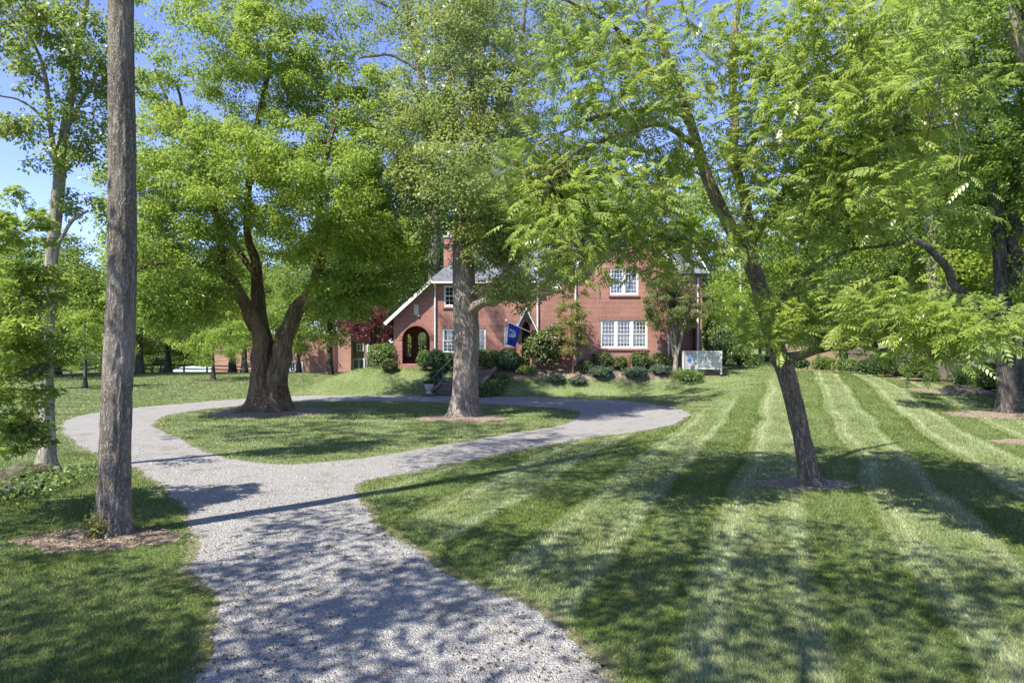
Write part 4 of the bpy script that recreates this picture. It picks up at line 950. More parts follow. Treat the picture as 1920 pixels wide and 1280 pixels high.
world_tree('edge_maple', 'pale limbed tall tree leaning in at the upper right edge', (21.5, 24, float(H(21.5, 24))),
    [((21.5*F/24)+960, zpy(float(H(21.5, 24)), 24)+4, 24, 50), (2100, 500, 24, 44), (2040, 300, 23.8, 38), (1950, 150, 23.6, 34), (1905, 60, 23.5, 30), (1870, -60, 23.4, 24), (1850, -250, 23.2, 12)],
    [[(1935, 130, 23.6, 26), (1925, 20, 23.4, 20), (1930, -120, 23, 12)], [(2040, 320, 23.8, 24), (2080, 150, 24, 16), (2120, 0, 24, 8)]],
    BARK_PALE, L_MAP, [(1830, -60, 23, 150, 90, 3, 60), (2020, 0, 23, 130, 130, 3, 60), (2080, 330, 24, 100, 100, 2.5, 40), (1760, 40, 22, 90, 70, 2, 26)],
    90, 0.6, 0.14, 0.7, tseg=30, amp=0.02, trunk_n=60)

# left trees
world_tree('slender_pale_tree', 'slender pale trunk at left with airy high crown against the sky', (W(87, 885, 15.7)[0], 15.7, 0),
    [(87, 890, 15.7, 44), (88, 868, 15.7, 34), (89, 820, 15.7, 27), (88, 750, 15.7, 25), (86, 680, 15.7, 23), (90, 600, 15.7, 23), (96, 500, 15.7, 22), (105, 400, 15.7, 21), (114, 310, 15.7, 20), (122, 240, 15.7, 17), (138, 150, 15.7, 14), (152, 70, 15.7, 12), (166, -30, 15.7, 9), (175, -160, 15.7, 5)],
    [[(112, 330, 15.7, 12), (96, 260, 15.5, 9), (92, 180, 15.3, 8), (75, 110, 15.1, 6), (50, 60, 14.9, 4)], [(98, 480, 15.7, 8), (130, 420, 15.5, 6), (165, 395, 15.3, 4)],
     [(120, 250, 15.7, 9), (165, 170, 15.5, 7), (205, 90, 15.3, 4)], [(94, 230, 15.4, 6), (40, 190, 15, 4), (0, 180, 14.6, 3)]],
    BARK_PALE, L_AIRY, [(70, 90, 15.2, 95, 85, 1.6, 44), (170, 70, 15.4, 75, 80, 1.5, 30), (40, 220, 15, 60, 45, 1.2, 15), (150, 210, 15.4, 60, 60, 1.3, 18), (110, 290, 15.2, 55, 40, 1, 11), (30, 10, 15, 100, 60, 1.6, 28), (200, 270, 15.6, 45, 40, 1, 9), (140, 390, 15.6, 60, 45, 0.8, 8), (110, 560, 15.4, 50, 70, 0.7, 9), (215, 150, 16, 40, 60, 1, 8), we(-9.3, 16.5, 13.8, 4.0, 3.5, 2.2, 120), we(-14.5, 17.5, 12.5, 3.2, 3.0, 2.2, 90)],
    75, 0.30, 0.10, 0.55, tseg=30, amp=0.012, freq=12, flare=0.5, fh=0.16, trunk_n=110, up=0.2, flat=0.7)
def star_leaves(size, per, leaf):
    T = []
    for a, L in ((0, 1.0), (0.95, 0.8), (-0.95, 0.8)):
        d = np.array((math.cos(a), math.sin(a))); q = np.array((-d[1], d[0]))
        T.append([(0, 0, 0), (*(d*L*0.5 + q*0.22*L), 0.05), (*(d*L), -0.14*L), (*(d*L*0.5 - q*0.22*L), 0.05)])
    T = np.array(T).reshape(-1, 3)
    def fn(t, L0, cl, rad, P):
        pts, d = clump_points(cl, rad, per, 0.45); n = len(pts); D, S, N = leaf_frames(n, 1.0, 0.5, d); s = size*rng.uniform(0.6, 1.3, n)
        V = pts[:, None] + s[:, None, None]*(T[None, :, :1]*D[:, None] + T[None, :, 1:2]*S[:, None] + T[None, :, 2:]*N[:, None])
        obj('crown', np_mesh('crown', V.reshape(-1, 3), np.arange(n*12).reshape(-1, 4)), leaf, t, L0, 'stuff')
    return fn
world_tree('leafy_sapling', 'bright green young maple leaning in at the left edge', (-11.6, 12.2, 0),
    [(-255, 960, 12.2, 16), (-200, 780, 12.1, 14), (-120, 640, 11.9, 11), (-60, 500, 11.7, 8), (-20, 360, 11.6, 4)],
    [[(-180, 760, 12.1, 9), (-60, 720, 11.6, 6), (60, 700, 11.1, 3)], [(-120, 640, 11.9, 8), (0, 600, 11.4, 5), (95, 570, 11, 3)], [(-80, 540, 11.8, 7), (20, 450, 11.4, 4), (70, 400, 11.2, 3)], [(-190, 800, 12.1, 8), (-70, 810, 11.5, 5), (60, 800, 11, 3)]],
    BARK_GREY, L_SAP, [(20, 420, 11.4, 80, 70, 0.9, 26), (40, 540, 11.2, 85, 60, 0.8, 28), (50, 640, 11.0, 80, 55, 0.8, 26), (10, 740, 11.2, 70, 70, 0.8, 26), (20, 820, 11.1, 60, 40, 0.6, 14), (-60, 600, 11.6, 90, 200, 1, 50)],
    0, 0.26, 0.1, tseg=14, amp=0.006, flare=0.2, leaf_fn=star_leaves(0.085, 70, L_SAP), up=0.05)

# trees behind the camera: only their dappled shade reaches the picture
world_tree('shade_tree', 'broad tree standing behind the camera, outside the picture, shading the drive', (-9, -6, 0),
    [ws(-9, -6, -0.05, 0.42), ws(-8.9, -5.9, 2, 0.36), ws(-8.6, -5.6, 5, 0.32), ws(-8, -5, 8, 0.26), ws(-7, -4, 11, 0.16), ws(-6, -3, 14, 0.06)],
    [[ws(-8.4, -5.4, 6, 0.2), ws(-6, -3, 8.6, 0.15), ws(-4, -0.9, 10, 0.1), ws(-3, 2, 11, 0.05)], [ws(-8.2, -5.2, 7, 0.2), ws(-9, -2, 9, 0.14), ws(-9, 1, 10.5, 0.06)]],
    BARK_GREY, L_FAR, [we(-3.6, 3.4, 10.6, 4.6, 3.8, 1.9, 170), we(-9, 2.0, 10.5, 3.2, 3.4, 1.6, 110), we(-12.5, 6.5, 9.6, 2.6, 2.3, 1.4, 36), we(-8, 6.2, 11.2, 2.6, 2.2, 1.4, 26)], 44, 0.64, 0.185, tseg=18, amp=0.02, flare=0.3)

# ------------------------------------------------------------ shrubs and small trees round the house
def shrub(name, label, px, Y, w, h, leaf, n=1600, size=0.09, rough=0.16, cat='shrub', z=None, d=None, core=0.80, group=None, upb=0.5, aspect=0.6, box=1.0):
    x = (px-960)*Y/F; z = float(H(x, Y)) if z is None else z; d = d or w*0.85
    t = thing(name, label, cat, (x, Y, z), group)
    u = unit(rng.normal(0, 1, (n, 3))); u[:, 2] = np.where(u[:, 2] < -0.6, -u[:, 2], u[:, 2])
    lump = 1 + rough*(vnoise(u[:, 0]*3+x, u[:, 1]*3, u[:, 2]*3+Y)-0.5)*2
    if box != 1.0: u = np.sign(u)*np.abs(u)**box
    r = lump*(1 - 0.22*rng.uniform(0, 1, n)**2)
    P = u*r[:, None]*np.array((w/2, d/2, h/2)) + np.array((0, 0, h*0.49))
    P[:, 2] = np.maximum(P[:, 2], 0.01)
    V, Fq = rhomb_leaves(P, size, aspect, upb, 0.6, u)
    obj('foliage', np_mesh('foliage', V, Fq), leaf, t, None, 'stuff')
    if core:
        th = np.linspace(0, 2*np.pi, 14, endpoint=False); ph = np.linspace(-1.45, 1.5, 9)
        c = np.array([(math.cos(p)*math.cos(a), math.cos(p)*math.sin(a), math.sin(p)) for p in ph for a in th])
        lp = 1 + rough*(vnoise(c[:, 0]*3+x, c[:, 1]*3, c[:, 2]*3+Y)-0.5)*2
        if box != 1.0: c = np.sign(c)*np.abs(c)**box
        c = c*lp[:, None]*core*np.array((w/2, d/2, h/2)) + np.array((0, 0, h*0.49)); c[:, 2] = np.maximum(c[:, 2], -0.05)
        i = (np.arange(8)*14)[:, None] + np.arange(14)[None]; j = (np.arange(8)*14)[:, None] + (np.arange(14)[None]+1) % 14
        obj('dark_core', np_mesh('dark_core', c, np.stack([i, j, j+14, i+14], -1).reshape(-1, 4), True), CORE, t)  # opaque dark green lump added to stop see-through, no branches modelled
    return t
k40 = 40/F
shrub('round_boxwood', 'pale green clipped boxwood ball beside the porch arch', 797, 40.0, 0.95, 1.1, L_HEDGE, 1800)
shrub('round_boxwood', 'dark green clipped boxwood ball between porch arch and triple window', 818, 39.9, 1.15, 1.2, L_HOLLY, 2000)
shrub('round_boxwood', 'clipped boxwood ball at the top of the handrail', 838, 40.0, 0.95, 1.0, L_BOX, 1800)
shrub('clipped_hedge', 'flat topped pale hedge right of the thick straight trunk', 912, 40.1, 1.75, 1.15, L_HEDGE, 3000, box=0.7, rough=0.08)
shrub('round_holly', 'large dark round bush under the flag', 952, 39.7, 1.5, 1.35, L_HOLLY, 3000, 0.08, rough=0.07)
shrub('low_hedge', 'low bright hedge right of the dark round bush', 986, 39.6, 1.3, 0.45, L_HEDGE, 1200)
shrub('rhododendron', 'tall loose evergreen shrub right of the front door', 1016, 39.9, 2.3, 2.5, L_AZAL, 3000, 0.17, rough=0.5, core=0.45)
for px, w, h, Y, lab in ((1043, 1.05, 0.4, 39.0, 'blue green juniper mound leftmost in the front bed'), (1084, 1.0, 0.35, 38.9, 'small blue green juniper mound second from the left in the bed'),
                      (1127, 1.6, 0.65, 39.3, 'wide blue green juniper mound below the triple window'), (1192, 1.7, 0.6, 39.3, 'spreading juniper mound right of the bare mulch gap'), (1238, 1.3, 0.6, 39.5, 'juniper mound by the pale multi stemmed tree')):
    shrub('juniper', lab, px, Y, w, h, L_JUN, 1500, 0.09, rough=0.3, group='junipers in the front bed', aspect=0.3)
for px, w, h, Y, lab in ((1098, 0.85, 0.75, 39.7, 'small loose azalea left of the triple window'), (1130, 1.15, 1.05, 40.0, 'azalea under the left pane of the triple window'),
                      (1163, 0.85, 0.8, 39.9, 'small azalea under the middle of the triple window'), (1201, 1.35, 1.1, 40.0, 'broad azalea under the right pane of the triple window'), (1238, 1.1, 1.05, 40.0, 'azalea at the right corner of the big gable')):
    shrub('azalea', lab, px, Y, w, h, L_AZAL, 1400, 0.1, rough=0.3, group='azaleas under the triple window')
shrub('daylily_clump', 'strappy bright green daylily clump before the white lattice', 1288, 39.0, 1.7, 0.5, L_HEDGE, 1300, 0.28, rough=0.25, core=0.6, upb=-0.2, aspect=0.12, cat='plant')
for px, Y, w, h, lf, lab in ((1352, 42.5, 2.0, 2.9, L_HEDGE, 'tall rounded shrub behind the end of the white lattice'), (1388, 44, 1.6, 2.2, L_FARB, 'loose shrub right of the white lattice'), (1412, 46.5, 1.2, 0.8, L_BOX, 'small clipped bush by the pale path'), (1338, 44.5, 1.6, 3.4, L_FAR, 'tall dark shrub against the right wing'),
                      (716, 41.0, 1.75, 1.45, L_HEDGE, 'broad grey green bush left of the porch'), (795, 49.5, 3.2, 3.0, L_FAR, 'dark bush seen through the right rear opening of the porch'), (768, 52.5, 3.0, 3.4, L_FARD, 'dark bush behind the car seen through the porch'), (730, 39.8, 0.8, 0.7, L_AZAL, 'small pale shrub at the left porch corner'),
                      (1500, 51, 1.2, 0.9, L_BOX, 'low bush left along the far fence'), (1545, 50.5, 1.6, 1.1, L_FAR, 'bush at the foot of the tan fence'), (1590, 50, 1.5, 1.0, L_HEDGE, 'pale bush at the corner of the fence'), (1625, 48, 1.4, 1.0, L_BOX, 'dark bush where the fence turns'), (1655, 45, 1.8, 1.6, L_FARD, 'dark bush by the far end of the grey fence'), (1722, 41.2, 1.9, 1.5, L_FAR, 'bush left of the pale twin trunks along the grey fence'), (1815, 36.6, 1.7, 1.3, L_FARD, 'bush behind the stump along the grey fence'), (1858, 34.6, 1.5, 1.6, L_FAR, 'bush left of the dark trunk along the grey fence')):
    shrub('garden_bush', lab, px, Y, w, h, lf, 2200, 0.11, rough=0.28, core=0.7)
for q in range(5):
    s_ = st0 + perp*(wdt + 0.6) + dirv*(0.25 + 0.55*q)
    shrub('step_planting', ['lowest', 'second lowest', 'middle', 'second highest', 'highest'][q] + ' green tuft along the right of the steps', s_[0]*F/s_[1]+960, s_[1], 0.95, 0.65, L_HEDGE, 900, 0.12, 0.3, 'plant', group='tufts right of the steps')
    if q > 0:
        s_ = st0 - perp*(wdt + 0.6) + dirv*(0.15 + 0.55*q)
        shrub('step_planting', ['', 'lowest', 'second', 'third', 'highest'][q] + ' green tuft along the left of the steps', s_[0]*F/s_[1]+960, s_[1], 0.6, 0.35, L_BOX, 600, 0.11, 0.3, 'plant', group='tufts left of the steps')
# mulch bed along the facade
xx = np.linspace(-1.5, 12.2, 60); V = []
for f in (0, 0.25, 0.5, 0.75, 1.0):
    yf = 39.0 + 0.35*vnoise(xx*0.9, 3, 0); yy = yf + (40.5 - yf)*f
    V.append(np.column_stack([xx, yy, H(xx, yy) + (0.01 if f in (0, 1.0) else 0.03)]))
V = np.concatenate(V); i = (np.arange(4)*60)[:, None] + np.arange(59)[None]
o = obj('mulch_bed', np_mesh('mulch_bed', V, np.stack([i, i+1, i+61, i+60], -1).reshape(-1, 4), True), MULCH); o['kind'] = 'structure'; o['label'] = 'mulch bed along the house front'

def hz_at(px, Y): return float(H((px-960)*Y/F, Y))
zb = zpy(hz_at(1072, 39.6), 39.6)
world_tree('willowy_shrub_tree', 'narrow yellow green small tree against the brick beside a white downspout', ((1072-960)*39.6/F, 39.6, hz_at(1072, 39.6)),
    [(1075, zb+1, 39.6, 4), (1073, 650, 39.6, 3.5), (1070, 610, 39.6, 2.5), (1072, 565, 39.6, 1.5)], [[(1074, 660, 39.6, 3), (1090, 620, 39.4, 2), (1098, 590, 39.3, 1)], [(1074, 665, 39.6, 3), (1056, 625, 39.4, 2), (1048, 600, 39.3, 1)]],
    BARK_TAN, L_WILL, [(1072, 600, 39.4, 38, 42, 0.9, 44), (1075, 640, 39.4, 32, 34, 0.8, 30)], 110, 0.28, 0.12, 0.34, tseg=8, flare=0.1, cat='small tree')
zb = zpy(hz_at(1268, 39.5), 39.5)
world_tree('crape_myrtle', 'pale smooth multi stemmed small tree at the right corner of the house', ((1268-960)*39.5/F, 39.5, hz_at(1268, 39.5)),
    [(1266, zb+1, 39.5, 11), (1267, 665, 39.5, 8), (1262, 620, 39.5, 6), (1250, 570, 39.4, 4), (1235, 530, 39.3, 2)],
    [[(1268, 672, 39.5, 7), (1278, 630, 39.4, 5), (1290, 590, 39.2, 4), (1300, 550, 39, 2)], [(1266, 660, 39.5, 6), (1268, 600, 39.7, 4), (1270, 550, 39.8, 3), (1275, 510, 39.8, 2)], [(1264, 670, 39.5, 6), (1254, 620, 39.5, 5), (1254, 560, 39.6, 3), (1252, 520, 39.6, 2)]],
    BARK_PALE, L_MYR, [(1255, 560, 39.4, 58, 50, 1.6, 70), (1295, 580, 39.2, 40, 48, 1.4, 40), (1225, 600, 39.3, 32, 35, 1, 16), (1265, 520, 39.6, 40, 25, 1.2, 26)], 95, 0.34, 0.125, 0.5, tseg=10, flare=0.2, cat='small tree')
world_tree('red_maple', 'small tree with dark red leaves left of the porch', ((702-960)*43.5/F, 43.5, hz_at(702, 43.5)),
    [(702, zpy(hz_at(702, 43.5), 43.5)+1, 43.5, 8), (700, 660, 43.5, 6), (696, 630, 43.5, 4), (690, 605, 43.4, 2)], [[(701, 660, 43.5, 5), (720, 630, 43.3, 3), (735, 610, 43.2, 2)], [(701, 655, 43.5, 5), (680, 625, 43.2, 3), (660, 612, 43, 2)]],
    BARK_DARK, L_RED, [(705, 618, 43.3, 48, 30, 1.8, 60), (670, 610, 43.2, 36, 24, 1.4, 30), (735, 630, 43.6, 24, 24, 1.2, 18), (700, 590, 43.5, 34, 20, 1.2, 20)], 75, 0.34, 0.11, 0.6, tseg=8, flare=0.2, cat='small tree')

# white lattice screen with a small sign
lx0, lx1, LY = hx(1281, 39.2), hx(1352, 39.2), 39.2; lz0, lz1 = 1.42, hz(659, 39.2)
lat = thing('lattice_screen', 'low white lattice screen at the right corner of the house', 'lattice', (lx0, LY, lz0)); LO = off(lat); LATM = plain('lattice_paint', (0.55, 0.55, 0.50), 0.6, 0.3, 0.1)
for x in (lx0, (lx0+lx1)/2-0.3, lx1): G().box(x-0.05, x+0.05, LY-0.05, LY+0.05, lz0-0.3, lz1+0.03).build('post', LATM, lat, LO)
G().box(lx0-0.05, lx1+0.06, LY-0.045, LY+0.045, lz1-0.02, lz1+0.04).build('top_rail', LATM, lat, LO)
G().box(lx0+0.05, lx1-0.05, LY-0.02, LY+0.02, lz0-0.02, lz0+0.07).build('bottom_rail', LATM, lat, LO)
g = G(); z = lz0+0.12
while z < lz1-0.03: g.box(lx0, lx1, LY-0.012, LY, z, z+0.05); z += 0.085
x = lx0+0.08
while x < lx1-0.05: g.box(x, x+0.05, LY+0.002, LY+0.014, lz0, lz1); x += 0.10
g.build('slats', LATM, lat, LO, kind='stuff')
G().box(lx1-0.03, lx1+0.03, LY+0.06, LY+1.8, lz0-0.2, lz1).build('end_panel', LATM, lat, LO)
sg = thing('yard_sign', 'small blue sign on a stake before the white lattice', 'sign', W(1293, 690, 39.0)*np.array((1, 1, 0)) + np.array((0, 0, 1.3))); sx_, sy_, sz_ = sg.location
G().tube([(0, 0, 0), (0, 0, 0.55)], 0.012, 6).build('stake', POLE, sg)
G().prism([(0.13*math.cos(a), 0.62+0.13*math.sin(a)) for a in np.linspace(0, 6.283, 8, endpoint=False)+0.39], -0.02, -0.005).build('panel', SIGNB, sg)

# ------------------------------------------------------------ far buildings, fences, poles
bl = thing('far_brick_building', 'long pinkish brick building beyond the left lawn', 'building', (W(540, 700, 78)[0], 78, -0.6)); BO = off(bl)
def fx(px, Y): return (px-960)*Y/F
def bwin(px0, px1, py0, py1, Y):
    x0, x1, z0, z1 = fx(px0, Y), fx(px1, Y), hz(py1, Y), hz(py0, Y)
    w_ = G().box(x0-0.12, x1+0.12, Y-0.08, Y-0.003, z1, z1+0.14).box(x0-0.12, x1+0.12, Y-0.08, Y-0.003, z0-0.14, z0).box(x0-0.12, x0, Y-0.08, Y-0.003, z0, z1).box(x1, x1+0.12, Y-0.08, Y-0.003, z0, z1).box((x0+x1)/2-0.05, (x0+x1)/2+0.05, Y-0.07, Y-0.004, z0, z1).build('window', WHITE, bl, BO)
    G().box(x0, x1, Y-0.04, Y-0.002, z0, z1).build('pane', plain('far_pane', (0.06, 0.09, 0.10), 0.1, 0.6), w_)
for a, b, Y, top, m_, nm in ((396, 596, 80, 628, BRICKF, 'wall'), (596, 612, 79, 628, BRICKF, 'stair_tower_wall'), (634, 658, 74, 600, BRICKF, 'wall'), (658, 700, 75, 606, TAUPE, 'entrance_wall')):
    G().box(fx(a, Y), fx(b, Y), Y, Y+9, -2.5, hz(top, Y)).build(nm, m_, bl, BO)
    G().box(fx(a, Y)-0.2, fx(b, Y)+0.2, Y-0.2, Y+9.2, hz(top, Y), hz(top, Y)+0.35).build('roof_edge', CONC, bl, BO)
for a in (545, 558):
    bwin(a, a+8, 680, 695, 80)
for a, b, c, d in ((671, 680, 646, 656), (664, 682, 674, 690), (690, 697, 648, 658)): bwin(a, b, c, d, 75)
pr = thing('pale_roof_shed', 'low building with pale blue metal roof beyond the rail fence', 'shed', (fx(355, 90), 90, -3.6)); PO = off(pr)
G().box(fx(318, 90), fx(398, 90), 90, 96, -4, -1.1).build('wall', CONC, pr, PO)
G().prism([(fx(308, 90), -1.2), (fx(402, 90), -1.2), (fx(395, 90), -1.0), (fx(365, 90), -0.32), (fx(345, 90), -0.32)], 89.5, 96.5).build('roof', PALER, pr, PO)

def rail_fence(label, pts, n_rails, group):
    t = thing('rail_fence', label, 'fence', (pts[0][0], pts[0][1], float(H(*pts[0]))), group); O = off(t)
    for (x0, y0), (x1, y1) in zip(pts[:-1], pts[1:]):
        n = max(1, int(round(math.hypot(x1-x0, y1-y0)/2.6)))
        for q in range(n):
            a = (x0+(x1-x0)*q/n, y0+(y1-y0)*q/n); b = (x0+(x1-x0)*(q+1)/n, y0+(y1-y0)*(q+1)/n); za, zb_ = float(H(*a)), float(H(*b))
            G().box(a[0]-0.07, a[0]+0.07, a[1]-0.07, a[1]+0.07, za-0.1, za+1.2).build('post', WOOD_R, t, O)
            for r_ in range(n_rails): z = 0.35 + 0.37*r_; G().bar((a[0], a[1]-0.08, za+z), (b[0], b[1]-0.08, zb_+z + random.uniform(-0.03, 0.03)), 0.05, 0.11).build('rail', WOOD_R, t, O)
rail_fence('dark split rail fence at the far left of the lawn', [(fx(-60, 47), 47), (fx(60, 52), 52), (fx(200, 58), 58)], 3, 'rail fences')
rail_fence('split rail fence before the pale blue roof', [(fx(255, 66), 66), (fx(345, 70), 70), (fx(470, 74), 74)], 2, 'rail fences')

def board_fence(label, p, q, h, m, group):
    n = int(math.hypot(q[0]-p[0], q[1]-p[1])/0.15); t = thing('board_fence', label, 'fence', (p[0], p[1], float(H(*p))), group); O = off(t)
    ang = math.atan2(q[1]-p[1], q[0]-p[0]); d = np.array((math.cos(ang), math.sin(ang)))
    me = G().box(0, 0.14, -0.011, 0.011, 0, h); mm = bpy.data.meshes.new('board'); mm.from_pydata(me.v, [], me.f); mm.materials.append(m)
    for k in range(n):
        x, y = p[0]+(q[0]-p[0])*k/n, p[1]+(q[1]-p[1])*k/n
        o = bpy.data.objects.new('board', mm); link(o, t); o.location = (x-p[0], y-p[1], float(H(x, y)) - t.location[2] + random.uniform(-0.02, 0.02)); o.rotation_euler = (0, 0, ang)
        if k % 16 == 0:
            z = float(H(x, y)); G().box(x-0.05, x+0.05, y-0.05, y+0.05, z-0.2, z+h-0.1).build('post', m, t, [O[0]+0.08*d[1]*-1, O[1]+0.08*d[0], O[2]])
    for zz in (0.35, h-0.3):
        G().bar((p[0]-d[1]*0.04, p[1]+d[0]*0.04, float(H(*p))+zz), (q[0]-d[1]*0.04, q[1]+d[0]*0.04, float(H(*q))+zz), 0.04, 0.09).build('rail', m, t, O)
board_fence('weathered grey board fence running along the right side of the lawn', (25.6, 20), (25.6, 52), 1.8, WOOD_F, 'board fences')
board_fence('tan board fence across the back of the right lawn', (20.5, 53), (25.4, 53), 1.9, WOOD_T, 'board fences')
x, y = fx(1389, 60), 60.0; z = float(H(x, y))
po = thing('utility_pole', 'slim pale grey pole right of the house', 'pole', (x, y, z)); 
G().tube([(0, 0, -0.1), (0, 0, hz(498, 60)-z)], [0.13, 0.09], 10).build('shaft', POLE, po)
G().bar((-0.1, 0, 3.9), (1.1, 0, 3.75), 0.05, 0.05).build('arm', POLE, po)
G().tube([(1.1, 0, 3.75), (6, 4, 3.5), (14, 10, 4.2)], 0.015, 5).build('wire', POLE, po)
x, y = fx(568, 47), 47.0; z = float(H(x, y))
po = thing('lawn_marker', 'thin dark post standing alone on the left lawn', 'post', (x, y, z))
G().tube([(0, 0, -0.05), (0, 0, 1.05)], 0.022, 6).build('shaft', IRON, po); G().box(-0.06, 0.06, -0.02, 0.02, 1.0, 1.18).build('cap', IRON, po)
V = []
for q in range(13):
    xx_ = np.array((fx(1380, 49) + q*0.32, fx(1380, 49) + q*0.32)); yy_ = np.array((48.0, 51.0)); V += list(np.column_stack([xx_, yy_, H(xx_, yy_) + 0.12]))
o = G().add(V, [(2*q, 2*q+2, 2*q+3, 2*q+1) for q in range(12)]).build('path', CONC); o['kind'] = 'structure'; o['label'] = 'pale concrete path right of the house'
# stump
sx0, sy0 = fx(1808, 35), 35.0; sz0 = float(H(sx0, sy0)); sp = thing('tree_stump', 'low wide weathered stump in mulch near the right fence', 'stump', (sx0, sy0, sz0))
n = 40; P = np.array([(0, 0, z) for z in (-0.05, 0.1, 0.2, 0.30, 0.34)]); r_ = np.array((1.5, 1.2, 0.85, 0.75, 0.7))
V, Fq = tube(P, r_, n, bark_radial(P, n, r_, 0.06, 5, 0.2, 0.4, 0.12)); obj('bark', np_mesh('bark', V, Fq, True), BARK_DARK, sp)
obj('cut_top', np_mesh('cut_top', np.vstack([V[-n:], [(0, 0, 0.30)]]), np.array([(k, (k+1) % n, n) for k in range(n)])), BARK_GREY, sp)
# rocks and roots in the hollow at left
for q, (px, py, s_) in enumerate(((8, 905, 0.42), (42, 893, 0.36), (75, 890, 0.3), (25, 925, 0.32), (62, 912, 0.25))):
    Y = CAM_H*F/(py-640); x = fx(px, Y); u = unit(rng.normal(0, 1, (1, 3))); th = np.linspace(0, 2*np.pi, 14, endpoint=False); ph = np.linspace(-1.5, 1.5, 9)
    c = np.array([(math.cos(p)*math.cos(a), math.cos(p)*math.sin(a), math.sin(p)) for p in ph for a in th])
    c *= (0.75 + 0.6*vnoise(c[:, 0]*1.8+q*9, c[:, 1]*1.8, c[:, 2]*1.8))[:, None]*s_*np.array((1.1, 0.8, 0.6))
    i = (np.arange(8)*14)[:, None] + np.arange(14)[None]; j = (np.arange(8)*14)[:, None] + (np.arange(14)[None]+1) % 14
    o = obj('rock', np_mesh('rock', c, np.stack([i, j, j+14, i+14], -1).reshape(-1, 4), True), ROCK, None, (x, Y, float(H(x, Y)) + s_*0.3))
    tag(o, ['large mossy rock at the left edge of the hollow', 'mossy rock in the middle of the left hollow', 'rock nearest the slender pale trunk', 'lowest rock in the left hollow', 'small rock in front of the slender pale trunk'][q], 'rock', 'rocks in the left hollow')
pts = np.column_stack([rng.uniform(-11.9, -9.0, 2600), rng.uniform(12.4, 15.2, 2600)]); P = np.column_stack([pts, H(pts[:, 0], pts[:, 1]) + rng.uniform(0.02, 0.34, 2600)])
o = obj('creeper', np_mesh('creeper', *rhomb_leaves(P, 0.09, 0.6, 0.7, 0.6)), L_HEDGE, kind='stuff'); tag(o, 'leafy creeper over the rocks in the left hollow', 'creeper')
# dark car glimpsed through the porch arch
cx0, cy0 = fx(762, 50), 50.0; cz0 = float(H(cx0, cy0))
car = thing('parked_car', 'dark car with red tail light glimpsed through the porch arch', 'car', (cx0, cy0, cz0))
G().prism([(-2.1, 0.3), (2.1, 0.3), (2.2, 0.7), (1.9, 0.95), (0.9, 1.0), (-1.9, 1.05), (-2.15, 0.8)], -0.85, 0.85).build('body', CARM, car)
G().prism([(-1.7, 1.04), (0.9, 1.0), (0.3, 1.5), (-1.2, 1.52)], -0.72, 0.72).build('cabin', CARM, car)
for a in (-1.35, 1.3):
    for b in (-0.86, 0.86): G().tube([(a, b-0.1, 0.33), (a, b+0.1, 0.33)], 0.33, 16).build('wheel', TYRE, car)
G().box(-2.16, -2.0, -0.87, -0.6, 0.72, 0.95).build('tail_light', TAILM, car)

# ------------------------------------------------------------ trees farther back, copied from a few kinds
K = {}
def proto(key, *a, **k): K[key] = [local_tree(*a, **k), False]
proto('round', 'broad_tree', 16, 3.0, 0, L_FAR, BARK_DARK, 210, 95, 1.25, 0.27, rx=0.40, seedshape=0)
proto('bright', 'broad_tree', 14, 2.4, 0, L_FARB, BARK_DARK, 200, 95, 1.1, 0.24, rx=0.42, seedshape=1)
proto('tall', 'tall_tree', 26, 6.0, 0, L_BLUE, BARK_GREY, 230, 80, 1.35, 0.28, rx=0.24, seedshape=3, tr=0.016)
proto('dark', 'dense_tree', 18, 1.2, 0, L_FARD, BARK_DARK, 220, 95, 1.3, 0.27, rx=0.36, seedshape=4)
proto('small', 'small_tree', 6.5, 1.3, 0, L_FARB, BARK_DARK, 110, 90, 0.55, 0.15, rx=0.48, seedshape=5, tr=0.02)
def far(key, px, Y, h, label, group='trees in the background', wide=1.0, zoff=0.0, cat='tree', rot=None):
    src, used = K[key]; o = src if not used else copy_tree(src); K[key][1] = True
    x = (px-960)*Y/F; base = {'round': 16, 'bright': 14, 'tall': 26, 'dark': 18, 'small': 6.5}[key]; s = h/base
    o.location = (x, Y, float(H(x, Y)) + zoff - 0.05); o.scale = (s*wide, s*wide, s); o.rotation_euler = (0, 0, rot if rot is not None else rng.uniform(0, 6.28))
    tag(o, label, cat, group); return o
